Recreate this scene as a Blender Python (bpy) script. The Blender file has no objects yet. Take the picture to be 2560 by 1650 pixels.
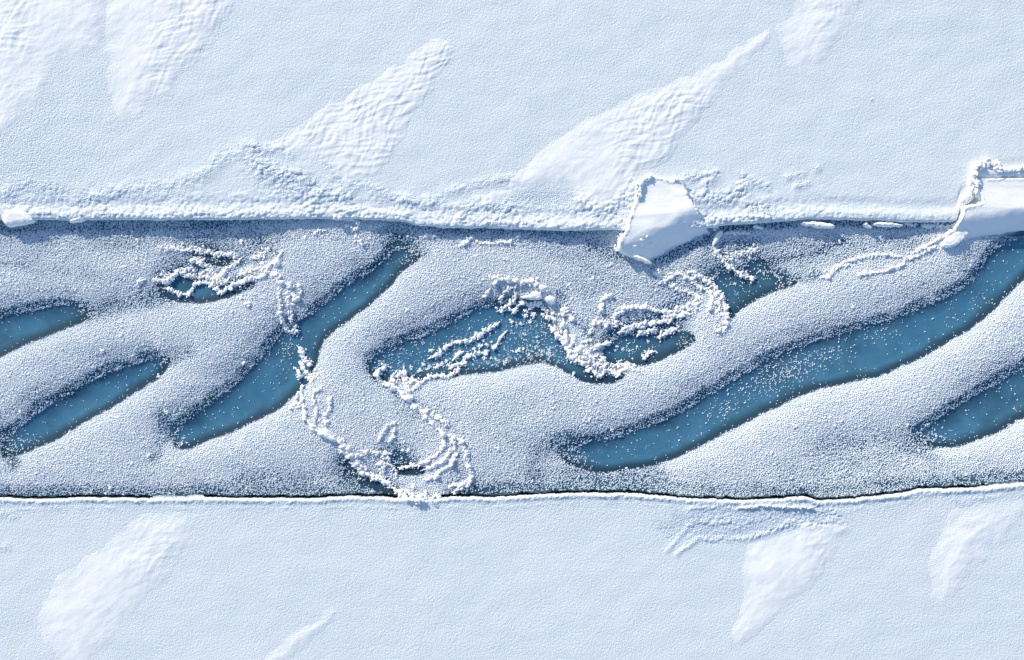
import bpy, math, random
import numpy as np
from mathutils import Vector, Euler

random.seed(7)
RNG = np.random.default_rng(11)

# ------------------------------------------------------------------ camera, light, exposure
scene = bpy.context.scene
CAM_H = 30.0
cam_data = bpy.data.cameras.new("camera")
cam = bpy.data.objects.new("camera", cam_data)
scene.collection.objects.link(cam)
cam.location = (0, 0, CAM_H)
cam.rotation_euler = (0, 0, 0)
cam_data.sensor_width = 36
cam_data.lens = 36 * CAM_H / 25.6
cam_data.clip_end = 3000
scene.camera = cam

SUN_AZ = math.radians(-38)        # clockwise from +Y
SUN_EL = math.radians(21)
world = bpy.data.worlds.new("World")
scene.world = world
world.use_nodes = True
wn = world.node_tree.nodes
wl = world.node_tree.links
sky = wn.new("ShaderNodeTexSky")
sky.sky_type = 'NISHITA'
sky.sun_disc = False
sky.sun_elevation = SUN_EL
sky.sun_rotation = SUN_AZ
sky.ozone_density = 3.0
bg = wn["Background"]
bg.inputs["Strength"].default_value = 0.14
wl.new(sky.outputs[0], bg.inputs[0])

sun_data = bpy.data.lights.new("sun", 'SUN')
sun_data.energy = 3.5
sun_data.angle = math.radians(0.6)
sun_data.color = (1.0, 0.885, 0.72)
sun = bpy.data.objects.new("sun", sun_data)
scene.collection.objects.link(sun)
to_sun = Vector((math.sin(SUN_AZ) * math.cos(SUN_EL), math.cos(SUN_AZ) * math.cos(SUN_EL), math.sin(SUN_EL)))
sun.rotation_euler = to_sun.to_track_quat('Z', 'Y').to_euler()
sun.location = (0, 0, 20)

scene.view_settings.view_transform = 'Standard'
scene.view_settings.look = 'None'
scene.view_settings.gamma = 1
scene.view_settings.use_curve_mapping = False
scene.view_settings.exposure = 0.53

# ------------------------------------------------------------------ units: a plan in centimetres, origin at its top-left corner
def WX(px): return (px - 1280.0) / 100.0
def WY(py): return (825.0 - py) / 100.0
SH = dict(A=(0, 500, 3.734), A2=(0, 850, 3.734), C=(500, 500, 3.734), B=(500, 850, 3.734), D=(1000, 500, 3.734),
          E=(1000, 850, 3.581), F=(1500, 400, 3.42), G=(1500, 850, 3.5), H=(2000, 380, 3.277), I=(2000, 850, 3.5),
          J=(0, 1200, 2.656), K=(1660, 1200, 2.656), L=(0, 0, 2.8), M=(640, 0, 2.8), N=(1280, 0, 2.8), O=(1920, 0, 2.8),
          P=(0, 0, 1.0))
def T(sheet, pts):
    ox, oy, s = SH[sheet]
    return [(ox + x / s, oy + y / s) + tuple(r) for (x, y, *r) in pts]

# ------------------------------------------------------------------ numeric helpers
def hash2(ix, iy, seed):
    ix = ix.astype(np.int64); iy = iy.astype(np.int64)
    h = (ix * 374761393 + iy * 668265263 + seed * 974634777) & 0xFFFFFFFF
    h = ((h ^ (h >> 13)) * 1274126177) & 0xFFFFFFFF
    h = ((h ^ (h >> 15)) * 2246822519) & 0xFFFFFFFF
    return ((h ^ (h >> 16)) & 0xFFFFFF) / float(0xFFFFFF)
def perlin(x, y, seed=0):
    ix = np.floor(x); iy = np.floor(y)
    fx = x - ix; fy = y - iy
    u = fx * fx * fx * (fx * (fx * 6 - 15) + 10); v = fy * fy * fy * (fy * (fy * 6 - 15) + 10)
    def g(dx, dy):
        a = hash2(ix + dx, iy + dy, seed) * 2 * np.pi
        return np.cos(a) * (fx - dx) + np.sin(a) * (fy - dy)
    n0 = g(0, 0) * (1 - u) + g(1, 0) * u
    n1 = g(0, 1) * (1 - u) + g(1, 1) * u
    return (n0 * (1 - v) + n1 * v) * 1.4
def fbm(x, y, oct=4, seed=0, gain=0.5):
    s = 0; a = 1.0; t = 0
    for o in range(oct):
        s = s + a * perlin(x * 2 ** o + 17.3 * o, y * 2 ** o - 9.1 * o, seed + o); t += a; a *= gain
    return s / t
def domes(x, y, seed=0):
    """rounded bumps in a jittered lattice, 0..1"""
    ix = np.floor(x); iy = np.floor(y)
    best = np.zeros(np.shape(x))
    for dx in (-1, 0, 1):
        for dy in (-1, 0, 1):
            cx = ix + dx + hash2(ix + dx, iy + dy, seed); cy = iy + dy + hash2(ix + dx, iy + dy, seed + 5)
            r = 0.45 + 0.4 * hash2(ix + dx, iy + dy, seed + 9)
            d = ((x - cx) ** 2 + (y - cy) ** 2) / (r * r)
            best = np.maximum(best, np.sqrt(np.clip(1 - d, 0, 1)) * r / 0.85)
    return best
def sstep(a, b, x):
    t = np.clip((x - a) / (b - a), 0, 1)
    return t * t * (3 - 2 * t)
def seg_dist2(x, y, ax, ay, bx, by):
    vx, vy = bx - ax, by - ay
    L = vx * vx + vy * vy + 1e-9
    t = np.clip(((x - ax) * vx + (y - ay) * vy) / L, 0, 1)
    return (x - ax - t * vx) ** 2 + (y - ay - t * vy) ** 2
def sdf(x, y, poly):
    d = np.full(np.shape(x), 1e12); ins = np.zeros(np.shape(x), bool)
    n = len(poly)
    for i in range(n):
        ax, ay = poly[i][:2]; bx, by = poly[(i + 1) % n][:2]
        d = np.minimum(d, seg_dist2(x, y, ax, ay, bx, by))
        c = ((ay > y) != (by > y)) & (x < (bx - ax) * (y - ay) / (by - ay + 1e-12) + ax)
        ins ^= c
    d = np.sqrt(d)
    return np.where(ins, -d, d)
def line_dist(x, y, pts):
    d = np.full(np.shape(x), 1e12)
    for i in range(len(pts) - 1):
        d = np.minimum(d, seg_dist2(x, y, pts[i][0], pts[i][1], pts[i + 1][0], pts[i + 1][1]))
    return np.sqrt(d)
def smooth_poly(poly, it=1, closed=True):
    for _ in range(it):
        out = []
        n = len(poly)
        rng = range(n) if closed else range(n - 1)
        if not closed: out.append(poly[0])
        for i in rng:
            a = poly[i]; b = poly[(i + 1) % n]
            out.append((a[0] * .75 + b[0] * .25, a[1] * .75 + b[1] * .25))
            out.append((a[0] * .25 + b[0] * .75, a[1] * .25 + b[1] * .75))
        if not closed: out.append(poly[-1])
        poly = out
    return poly
def blur(a, s):
    fy = np.fft.fftfreq(a.shape[0] * 2)[:, None]; fx = np.fft.rfftfreq(a.shape[1] * 2)[None]
    p = np.pad(a, ((0, a.shape[0]), (0, a.shape[1])), mode='reflect') if min(a.shape) > 1 else a
    p = np.pad(a, ((0, a.shape[0]), (0, a.shape[1])), mode='symmetric')
    k = np.exp(-2 * (np.pi * s) ** 2 * (fx ** 2 + fy ** 2))
    return np.fft.irfft2(np.fft.rfft2(p) * k, s=p.shape)[:a.shape[0], :a.shape[1]]

# ------------------------------------------------------------------ object helpers
COL = scene.collection
def tag(o, label=None, cat=None, group=None, kind=None):
    if label: o['label'] = label
    if cat: o['category'] = cat
    if group: o['group'] = group
    if kind: o['kind'] = kind
    return o
def mesh_np(name, verts, faces, mats, attrs=None, smooth=True):
    """verts (n,3), faces (m,3 or 4)"""
    me = bpy.data.meshes.new(name)
    verts = np.ascontiguousarray(verts, np.float32); faces = np.ascontiguousarray(faces, np.int32)
    m, k = faces.shape
    me.vertices.add(len(verts)); me.vertices.foreach_set("co", verts.ravel())
    me.loops.add(m * k); me.loops.foreach_set("vertex_index", faces.ravel())
    me.polygons.add(m)
    me.polygons.foreach_set("loop_start", np.arange(0, m * k, k, dtype=np.int32))
    me.polygons.foreach_set("loop_total", np.full(m, k, np.int32))
    me.polygons.foreach_set("use_smooth", np.full(m, smooth, bool))
    for an, av in (attrs or {}).items():
        at = me.attributes.new(an, 'FLOAT', 'POINT'); at.data.foreach_set("value", np.ascontiguousarray(av, np.float32).ravel())
    me.update(calc_edges=True)
    me.materials.append(mats)
    return me
def link(name, me, parent=None):
    o = bpy.data.objects.new(name, me); COL.objects.link(o)
    if parent: o.parent = parent
    return o
def grid_faces(nx, ny):
    """index [j*nx+i]"""
    i = np.arange(nx - 1)[None]; j = np.arange(ny - 1)[:, None]
    a = j * nx + i
    return np.stack([a, a + 1, a + nx + 1, a + nx], -1).reshape(-1, 4)

# ------------------------------------------------------------------ materials
def new_mat(name):
    m = bpy.data.materials.new(name); m.use_nodes = True
    nt = m.node_tree; b = nt.nodes["Principled BSDF"]
    return m, nt, b
def nd(nt, t, **kw):
    n = nt.nodes.new(t)
    for k, v in kw.items():
        if k in ('operation', 'blend_type', 'data_type', 'attribute_name', 'noise_dimensions', 'feature'): setattr(n, k, v)
        else: n.inputs[k].default_value = v
    return n
def mixc(nt, fac, a, b):
    n = nt.nodes.new('ShaderNodeMix'); n.data_type = 'RGBA'
    for sock, v in ((n.inputs[0], fac), (n.inputs[6], a), (n.inputs[7], b)):
        if isinstance(v, (tuple, float, int)): sock.default_value = v
        else: nt.links.new(v, sock)
    return n.outputs[2]
def mth(nt, op, a, b=None, c=None):
    n = nt.nodes.new('ShaderNodeMath'); n.operation = op
    for s, v in zip(n.inputs, (a, b, c)):
        if v is None: continue
        if isinstance(v, (float, int)): s.default_value = v
        else: nt.links.new(v, s)
    return n.outputs[0]

def snow_material():
    m, nt, b = new_mat("snow")
    L = nt.links
    geo = nd(nt, 'ShaderNodeNewGeometry')
    fresh = nd(nt, 'ShaderNodeAttribute', attribute_name='fresh').outputs['Fac']
    rough = nd(nt, 'ShaderNodeAttribute', attribute_name='grain').outputs['Fac']
    n1 = nd(nt, 'ShaderNodeTexNoise', Scale=0.35, Detail=3.0); L.new(geo.outputs['Position'], n1.inputs['Vector'])
    n2 = nd(nt, 'ShaderNodeTexNoise', Scale=22.0, Detail=5.0, Roughness=0.8); L.new(geo.outputs['Position'], n2.inputs['Vector'])
    n3 = nd(nt, 'ShaderNodeTexNoise', Scale=42.0, Detail=1.0); L.new(geo.outputs['Position'], n3.inputs['Vector'])
    old = mixc(nt, n1.outputs['Fac'], (0.71, 0.785, 0.815, 1), (0.78, 0.835, 0.85, 1))
    crust = nt.nodes.new('ShaderNodeMapRange'); crust.inputs[1].default_value = .55; crust.inputs[2].default_value = 1.6; crust.inputs[4].default_value = .5
    L.new(rough, crust.inputs[0])
    old = mixc(nt, crust.outputs[0], old, (0.58, 0.70, 0.81, 1))
    col = mixc(nt, fresh, old, (0.90, 0.92, 0.905, 1))
    L.new(col, b.inputs['Base Color'])
    b.inputs['Roughness'].default_value = 0.75
    b.inputs['Specular IOR Level'].default_value = 0.25
    h = mth(nt, 'MULTIPLY_ADD', n3.outputs['Fac'], 0.2, n2.outputs['Fac'])
    vo = nd(nt, 'ShaderNodeTexVoronoi', Scale=27.0); L.new(geo.outputs['Position'], vo.inputs['Vector'])
    h = mth(nt, 'MULTIPLY_ADD', vo.outputs['Distance'], -0.8, h)
    bp = nd(nt, 'ShaderNodeBump', Distance=0.030); L.new(h, bp.inputs['Height'])
    st = mth(nt, 'MULTIPLY', mth(nt, 'SUBTRACT', 1.0, mth(nt, 'MULTIPLY', fresh, 0.82)), mth(nt, 'MULTIPLY_ADD', rough, 0.36, 0.20))
    L.new(st, bp.inputs['Strength'])
    L.new(bp.outputs[0], b.inputs['Normal'])
    return m
def clump_material(name, col, bump=0.6, scale=60.0):
    m, nt, b = new_mat(name)
    L = nt.links
    geo = nd(nt, 'ShaderNodeNewGeometry')
    n = nd(nt, 'ShaderNodeTexNoise', Scale=scale, Detail=3.0); L.new(geo.outputs['Position'], n.inputs['Vector'])
    c = mixc(nt, n.outputs['Fac'], tuple(v * 0.93 for v in col) + (1,), col + (1,))
    L.new(c, b.inputs['Base Color'])
    b.inputs['Roughness'].default_value = 0.7
    b.inputs['Specular IOR Level'].default_value = 0.25
    bp = nd(nt, 'ShaderNodeBump', Distance=0.012, Strength=bump); L.new(n.outputs['Fac'], bp.inputs['Height'])
    L.new(bp.outputs[0], b.inputs['Normal'])
    return m
def ice_material():
    m, nt, b = new_mat("lead_ice")
    L = nt.links
    geo = nd(nt, 'ShaderNodeNewGeometry')
    milk = nd(nt, 'ShaderNodeAttribute', attribute_name='milk').outputs['Fac']
    cov = nd(nt, 'ShaderNodeAttribute', attribute_name='cover').outputs['Fac']
    n1 = nd(nt, 'ShaderNodeTexNoise', Scale=1.1, Detail=4.0, Roughness=0.55); L.new(geo.outputs['Position'], n1.inputs['Vector'])
    n2 = nd(nt, 'ShaderNodeTexNoise', Scale=28.0, Detail=2.0); L.new(geo.outputs['Position'], n2.inputs['Vector'])
    n3 = nd(nt, 'ShaderNodeTexNoise', Scale=0.22, Detail=1.0); L.new(geo.outputs['Position'], n3.inputs['Vector'])
    mk = mth(nt, 'MULTIPLY', milk, mth(nt, 'MULTIPLY_ADD', n1.outputs['Fac'], 2.6, -0.25))
    mk = mth(nt, 'MULTIPLY_ADD', n2.outputs['Fac'], 0.10, mk)
    hue = mixc(nt, n3.outputs['Fac'], (0.038, 0.168, 0.285, 1), (0.056, 0.166, 0.250, 1))
    n4 = nd(nt, 'ShaderNodeTexNoise', Scale=2.6, Detail=5.0, Roughness=0.6); L.new(geo.outputs['Position'], n4.inputs['Vector'])
    cloud = mth(nt, 'MULTIPLY', mth(nt, 'POWER', n4.outputs['Fac'], 2.0), 0.9)
    hue = mixc(nt, cloud, hue, (0.12, 0.30, 0.44, 1))
    ice = mixc(nt, mk, (0.022, 0.050, 0.078, 1), hue)
    frost = mixc(nt, n2.outputs['Fac'], (0.34, 0.47, 0.58, 1), (0.84, 0.89, 0.93, 1))
    cl = mth(nt, 'POWER', cov, 1.7)
    col = mixc(nt, cl, ice, frost)
    L.new(col, b.inputs['Base Color'])
    L.new(mth(nt, 'MULTIPLY_ADD', cov, 0.5, 0.32), b.inputs['Roughness'])
    b.inputs['IOR'].default_value = 1.31
    bp = nd(nt, 'ShaderNodeBump', Distance=0.02); L.new(n2.outputs['Fac'], bp.inputs['Height'])
    L.new(mth(nt, 'MULTIPLY_ADD', cov, 0.8, 0.03), bp.inputs['Strength'])
    L.new(bp.outputs[0], b.inputs['Normal'])
    return m
def water_material():
    m, nt, b = new_mat("open_water")
    L = nt.links
    geo = nd(nt, 'ShaderNodeNewGeometry')
    n = nd(nt, 'ShaderNodeTexNoise', Scale=3.0, Detail=2.0); L.new(geo.outputs['Position'], n.inputs['Vector'])
    b.inputs['Base Color'].default_value = (0.004, 0.007, 0.010, 1)
    b.inputs['Roughness'].default_value = 0.08; b.inputs['IOR'].default_value = 1.33
    bp = nd(nt, 'ShaderNodeBump', Distance=0.02, Strength=0.3); L.new(n.outputs['Fac'], bp.inputs['Height']); L.new(bp.outputs[0], b.inputs['Normal'])
    return m
M_SNOW = snow_material()
M_CLUMP = clump_material("rime_snow", (0.96, 0.965, 0.96))
M_FROST = clump_material("hoar_frost", (0.87, 0.915, 0.94), 0.3, 90.0)
_nt = M_FROST.node_tree; _b = _nt.nodes["Principled BSDF"]; _old = _b.inputs['Base Color'].links[0].from_socket
_at = _nt.nodes.new('ShaderNodeAttribute'); _at.attribute_type = 'INSTANCER'; _at.attribute_name = 'tone'   # thin frost lets the dark ice show through; also carries painted upper-edge shade
_nt.links.new(mixc(_nt, _at.outputs['Fac'], (0.18, 0.36, 0.54, 1), _old), _b.inputs['Base Color'])
M_ICE = ice_material()
M_WATER = water_material()

# ------------------------------------------------------------------ traced plan of the place
EDGE_U = [(-60000, 620), (-4000, 560), (-1200, 530), (-400, 556), (0, 551), (90, 551), (400, 551), (640, 550), (760, 549), (832, 548), (902, 550), (975, 552), (1009, 555), (1036, 563), (1107, 571),
          (1228, 571), (1289, 574), (1402, 578), (1561, 576), (1660, 574), (1775, 572), (1807, 565), (1880, 560), (1994, 551), (2060, 549), (2137, 552), (2183, 551), (2259, 557), (2350, 556), (2388, 553),
          (2398, 522), (2412, 512), (2422, 507), (2432, 496), (2441, 480), (2460, 462), (2500, 455), (2700, 450), (3400, 500), (5000, 430), (60000, 500)]
EDGE_L = [(-60000, 1300), (-4000, 1180), (-1000, 1262), (-300, 1236), (0, 1242), (94, 1246), (241, 1242), (402, 1244), (509, 1242), (640, 1244), (687, 1244), (795, 1245), (875, 1238), (1006, 1244), (1084, 1246), (1134, 1240),
          (1237, 1241), (1335, 1235), (1436, 1231), (1586, 1231), (1640, 1237), (1671, 1240), (1751, 1246), (1871, 1249), (1960, 1244), (2005, 1239), (2040, 1249), (2090, 1248), (2143, 1244), (2257, 1231), (2300, 1221),
          (2414, 1219), (2486, 1214), (2560, 1207), (2900, 1180), (4000, 1240), (60000, 1150)]
def edge_u(x):
    a = np.array(EDGE_U, float)
    return np.interp(x, a[:, 0], a[:, 1]) + 2.2 * fbm(x / 34, x * 0 + 3.3, 3, 41) + 1.6 * perlin(x / 8, x * 0 + 1.7, 43)
def edge_l(x):
    a = np.array(EDGE_L, float)
    return np.interp(x, a[:, 0], a[:, 1]) + 3.2 * fbm(x / 30, x * 0 + 8.3, 3, 51) + 3.2 * np.abs(perlin(x / 9, x * 0 + 2.2, 53)) + 1.2 * perlin(x / 4.5, x * 0 + 6.2, 57)

SLOTS = [
    [(-320, 900), (-150, 850), (0, 800), (72, 785), (134, 773), (187, 769), (236, 779), (187, 805), (120, 832), (67, 851), (0, 883), (-150, 960), (-330, 1010)],
    [(428, 893), (321, 922), (241, 954), (147, 1005), (99, 1035), (54, 1070), (12, 1112), (4, 1128), (12, 1140), (67, 1123), (120, 1102), (187, 1062), (268, 1016), (348, 968), (402, 930)],
    [(434, 1110), (455, 1072), (500, 1035), (580, 978), (634, 925), (687, 866), (720, 830), (741, 808), (795, 784), (848, 736), (928, 687), (969, 655), (990, 631), (1012, 626), (1045, 634), (1033, 650), (990, 682), (969, 712),
     (928, 749), (875, 792), (835, 819), (808, 843), (789, 875), (784, 900), (777, 938), (757, 962), (728, 989), (687, 1021), (620, 1056), (567, 1078), (500, 1102), (462, 1120)],
    [(926, 917), (934, 898), (982, 871), (1049, 851), (1134, 813), (1201, 778), (1241, 765), (1300, 768), (1359, 770), (1375, 813), (1402, 860), (1436, 906), (1461, 925), (1489, 945), (1508, 948), (1556, 938),
     (1553, 946), (1503, 957), (1447, 942), (1399, 911), (1355, 900), (1307, 906), (1251, 920), (1195, 928), (1154, 931), (1112, 939), (1056, 945), (939, 948)],
    [(1517, 884), (1522, 862), (1560, 845), (1620, 838), (1700, 835), (1740, 845), (1714, 867), (1671, 884), (1629, 904), (1586, 910), (1537, 910)],
    [(1787, 698), (1830, 681), (1851, 692), (1889, 710), (1874, 657), (1915, 653), (1921, 681), (1953, 707), (1997, 704), (1939, 722), (1895, 739), (1851, 768), (1825, 795), (1819, 760), (1810, 733), (1792, 716)],
    [(2700, 560), (2560, 603), (2519, 615), (2488, 633), (2473, 664), (2442, 713), (2397, 737), (2336, 767), (2259, 798), (2198, 816), (2137, 835), (2071, 853), (1986, 881), (1900, 921), (1814, 976), (1729, 1027),
     (1643, 1070), (1571, 1093), (1500, 1110), (1450, 1124), (1412, 1145), (1436, 1160), (1489, 1174), (1559, 1174), (1628, 1160), (1671, 1147), (1743, 1116), (1800, 1081), (1871, 1050), (1943, 1010), (2014, 979), (2071, 961), (2143, 948),
     (2214, 930), (2257, 910), (2329, 876), (2391, 838), (2442, 807), (2488, 768), (2534, 719), (2600, 650), (2760, 600)],
    [(2900, 780), (2700, 850), (2560, 936), (2486, 973), (2429, 1007), (2371, 1041), (2314, 1081), (2302, 1100), (2329, 1113), (2386, 1113), (2457, 1093), (2514, 1067), (2560, 1039), (2700, 960), (2950, 830)],
    [(418, 727), (407, 738), (455, 750), (495, 753), (549, 744), (603, 724), (640, 711), (600, 716), (575, 724), (562, 726), (545, 716), (530, 712), (495, 712), (480, 722), (466, 742), (440, 738), (425, 722), (430, 708), (452, 692), (478, 698), (470, 716), (455, 726)],
    [(862, 1158), (872, 1160), (895, 1180), (930, 1198), (970, 1218), (1006, 1240), (985, 1238), (950, 1226), (920, 1212), (885, 1196)],
    [(500, 640), (530, 636), (575, 650), (560, 658), (520, 654)],
    [(1120, 1168), (1090, 1172)] if False else [(985, 1172), (1010, 1168), (1040, 1172), (1062, 1178), (1030, 1183), (990, 1182)],
]
SLOTS = [smooth_poly(s, 1) for s in SLOTS]
THIN_AND_SHADE = [
    ([(1480, 770), (1620, 760), (1740, 700)], 48, .30), ([(1640, 690), (1720, 760), (1700, 800)], 30, .35), ([(960, 1140), (1060, 1160)], 36, .3), ([(430, 690), (520, 650), (640, 640)], 42, .36), ([(1350, 760), (1420, 860)], 24, .35), ([(1560, 640), (1700, 660)], 36, .3),
    ([(1900, 690), (2060, 660), (2200, 640)], 26, .3), ([(80, 680), (230, 690), (330, 720)], 26, .25),
    ([(-60, 590), (300, 600), (640, 590)], 60, .44), ([(1800, 612), (2050, 612), (2300, 600)], 42, .54), ([(1380, 640), (1560, 700), (1420, 720)], 30, .22), ([(1000, 590), (1300, 600), (1540, 625)], 40, .22), ([(0, 1215), (1000, 1210)], 34, .2), ([(1150, 1205), (2560, 1180)], 34, .24),
    ([(1000, 1010), (1060, 1080), (1000, 1110)], 40, .25), ([(1090, 980), (1130, 1100), (1160, 1200)], 26, .2),  # thin frost, and shade painted below the upper edge: polyline, spread, strength
    ([(560, 585), (700, 580), (860, 590), (1000, 578), (1200, 592), (1400, 600), (1550, 612)], 26, .28), ([(1000, 600), (1060, 632)], 24, .5),
    ([(236, 778), (300, 762), (350, 750), (410, 738)], 30, .85), ([(640, 600), (700, 640)], 12, .5), ([(480, 640), (600, 655)], 12, .85),
    ([(428, 893), (470, 878)], 22, .7), ([(404, 1040), (412, 1090), (385, 1140)], 26, .58), ([(0, 1228), (500, 1228), (860, 1222)], 18, .45),
    ([(600, 1195), (870, 1190)], 26, .5), ([(1150, 1222), (1500, 1210), (2000, 1228), (2300, 1205), (2560, 1190)], 18, .48),
    ([(1330, 1180), (1500, 1192), (1650, 1185)], 22, .55), ([(1345, 1128), (1420, 1105)], 28, .55), ([(2060, 1120), (2180, 1100), (2300, 1098)], 40, .55),
    ([(2000, 1185), (2200, 1150), (2350, 1150)], 40, .3), ([(1640, 652), (1720, 615), (1775, 596)], 16, .9), ([(1480, 612), (1552, 645)], 20, .6),
    ([(1920, 655), (2000, 640), (2060, 625), (2115, 600)], 11, .75), ([(1960, 702), (2050, 690)], 14, .75), ([(-60, 665), (60, 664)], 12, .5), ([(1400, 735), (1425, 790), (1470, 830)], 15, .55),
    ([(945, 950), (990, 985)], 15, .7), ([(1000, 990), (1060, 1020)], 20, .35), ([(960, 1130), (1010, 1140)], 12, .7), ([(1650, 775), (1720, 745), (1770, 700)], 16, .8),
    ([(1540, 830), (1620, 800), (1720, 790)], 14, .7), ([(0, 1085), (30, 1160)], 20, .8), ([(2050, 555), (2250, 568), (2380, 562)], 9, .6), ([(1810, 570), (1990, 562)], 10, .7),
    ([(-20, 575), (300, 570), (560, 566)], 9, .5), ([(1130, 1235), (1240, 1225)], 13, .7), ([(420, 705), (520, 700)], 16, .6), ([(720, 960), (790, 905)], 6, .5), ([(850, 1160), (900, 1220)], 20, .7),
    ([(600, 640), (680, 610), (700, 590)], 12, .4), ([(1345, 990), (1330, 1010)], 5, .3), ([(2260, 1120), (2330, 1135)], 16, .5), ([(1660, 790), (1690, 830)], 12, .7),
]
SPRINKLE = [  # loose crystals strewn over the bare ice: cx, cy, sx, sy, angle, strength
    (1960, 930, 70, 22, -22, .55), (2050, 895, 60, 18, -22, .30), (1815, 1025, 30, 14, -20, .30), (1320, 835, 55, 26, -10, .45), (1350, 885, 55, 18, 0, .75), (1835, 712, 24, 10, 10, .35),
    (715, 872, 14, 24, 10, .45), (2200, 835, 40, 14, -20, .12), (1130, 885, 90, 26, -25, .22), (1420, 1150, 16, 14, 0, .5), (70, 1110, 24, 18, -30, .22), (1000, 880, 40, 20, -25, .3),
    (895, 1195, 22, 16, 20, .6), (1580, 868, 30, 14, 0, .25), (1240, 905, 50, 10, -8, .6), (2310, 1100, 14, 14, 0, .5), (540, 648, 40, 8, 5, .5), (600, 1010, 60, 12, -35, .03), (2420, 790, 60, 25, -40, .04), (1850, 735, 20, 15, 0, .2),
    (1915, 680, 16, 14, 0, .45), (222, 782, 20, 9, 10, .8), (415, 900, 22, 9, -25, .8), (1030, 642, 22, 12, -30, .6), (448, 1108, 18, 12, -40, .8), (612, 715, 20, 6, -10, .7), (1980, 706, 22, 8, -10, .8), (948, 915, 18, 14, -20, .6), (2325, 1098, 26, 14, -10, .7), (1430, 1146, 28, 14, 10, .7), (25, 1118, 26, 20, -30, .6), (1725, 850, 18, 9, -30, .7), (1560, 940, 16, 6, 0, .3), (690, 960, 20, 10, -20, .05),
]

# raster of channel fields, every 3 cm
RS = 3.0; RX0, RY0 = -330.0, 400.0
RXN, RYN = int((2560 + 660) / RS), int(900 / RS)
gx, gy = np.meshgrid(RX0 + np.arange(RXN) * RS, RY0 + np.arange(RYN) * RS)
wx = gx + 5 * fbm(gx / 60, gy / 60, 3, 61); wy = gy + 5 * fbm(gx / 60, gy / 60, 3, 67)
SD = np.full(gx.shape, 400.0)
for s in SLOTS:
    xs = [p[0] for p in s]; ys = [p[1] for p in s]
    i0 = max(0, int((min(xs) - 150 - RX0) / RS)); i1 = min(RXN, int((max(xs) + 150 - RX0) / RS))
    j0 = max(0, int((min(ys) - 150 - RY0) / RS)); j1 = min(RYN, int((max(ys) + 150 - RY0) / RS))
    sl = np.s_[j0:j1, i0:i1]
    SD[sl] = np.minimum(SD[sl], sdf(wx[sl], wy[sl], s))
SD = SD - 4.5
mask = sstep(4, -4, SD)
thin = np.zeros(gx.shape)
for pts, sg, st in THIN_AND_SHADE:
    xs = [p[0] for p in pts]; ys = [p[1] for p in pts]; pad = sg * 3.2
    i0 = max(0, int((min(xs) - pad - RX0) / RS)); i1 = min(RXN, int((max(xs) + pad - RX0) / RS))
    j0 = max(0, int((min(ys) - pad - RY0) / RS)); j1 = min(RYN, int((max(ys) + pad - RY0) / RS))
    sl = np.s_[j0:j1, i0:i1]
    d = line_dist(wx[sl], wy[sl], pts)
    thin[sl] = 1 - (1 - thin[sl]) * (1 - st * np.exp(-(d / sg) ** 2))
def shift(a, dx, dy):
    return np.roll(np.roll(a, int(round(dx / RS)), 1), int(round(dy / RS)), 0)
wide_side = blur(shift(mask, -34, -38), 22 / RS)
upper_side = blur(shift(mask, -14, -17), 10 / RS)           # the side of each slot that lies towards the upper left
lower_side = blur(shift(mask, 10, 12), 6 / RS)
low = np.clip(mask + 0.9 * thin, 0, 1)
BIG = blur(1 - low, 26 / RS) * 0.42 + shift(blur(1 - np.clip(mask * 1.3 + thin * .6, 0, 1), 70 / RS), -16, -26) * 0.58
und = fbm(gx / 170, gy / 90, 3, 71)
HT = (BIG - 0.92) * 0.41 + 0.016 * und
HT = -0.20 + 0.04 * np.logaddexp(0, (HT + 0.20) / 0.04)
HT = .05 - 0.03 * np.logaddexp(0, (.05 - HT) / 0.03)
# the band grows up into a gentle swell below each slot
VARY = np.clip(.8 + 1.0 * fbm(gx / 60, gy / 60, 2, 86), .3, 1.2)
COVER = 1.0 - np.maximum(np.clip(upper_side * 1.5 * VARY, 0, 0.70), np.clip(wide_side * .7, 0, .28)) * (1 - lower_side * .9) - 0.74 * thin
COVER -= .16 * np.exp(-((gx - 1230) / 170) ** 2 - ((gy - 1080) / 110) ** 2) + .12 * np.exp(-((gx - 1460) / 110) ** 2 - ((gy - 700) / 70) ** 2)
COVER += 0.10 * fbm(gx / 40, gy / 30, 3, 77) + 0.12 * fbm(gx / 150, gy / 90, 2, 79) + .11 * fbm((gx * .93 - gy * .36) / 130, (gx * .36 + gy * .93) / 15, 3, 83)
eu_ = edge_u(gx[0])[None]; dU = gy - eu_; dL = edge_l(gx[0])[None] - gy
COVER -= 0.32 * np.exp(-(np.clip(dU, 0, 99) / 12) ** 2) + 0.28 * np.exp(-(np.clip(dL, 0, 99) / 26) ** 2)  # upper-edge shadow painted by darkening the frost; cover also thins at the lower crack
lip = np.exp(-((SD - 5) / 4.0) ** 2) * sstep(.35, .62, upper_side) * np.clip(.5 + 1.6 * fbm(gx / 26, gy / 26, 2, 89) + .3, 0, 1)
COVER = np.clip(COVER + .04, 0.10, 1)
COVER = np.maximum(COVER, lip * 0.8)
COVER *= sstep(0.0, 6.0, SD)
SPR = np.zeros(gx.shape)
for cx, cy, sx, sy, an, st in SPRINKLE:
    a = math.radians(an); dx = gx - cx; dy = gy - cy
    u = dx * math.cos(a) + dy * math.sin(a); v = -dx * math.sin(a) + dy * math.cos(a)
    SPR = np.maximum(SPR, st * np.exp(-0.5 * ((u / sx) ** 2 + (v / sy) ** 2)))
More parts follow.
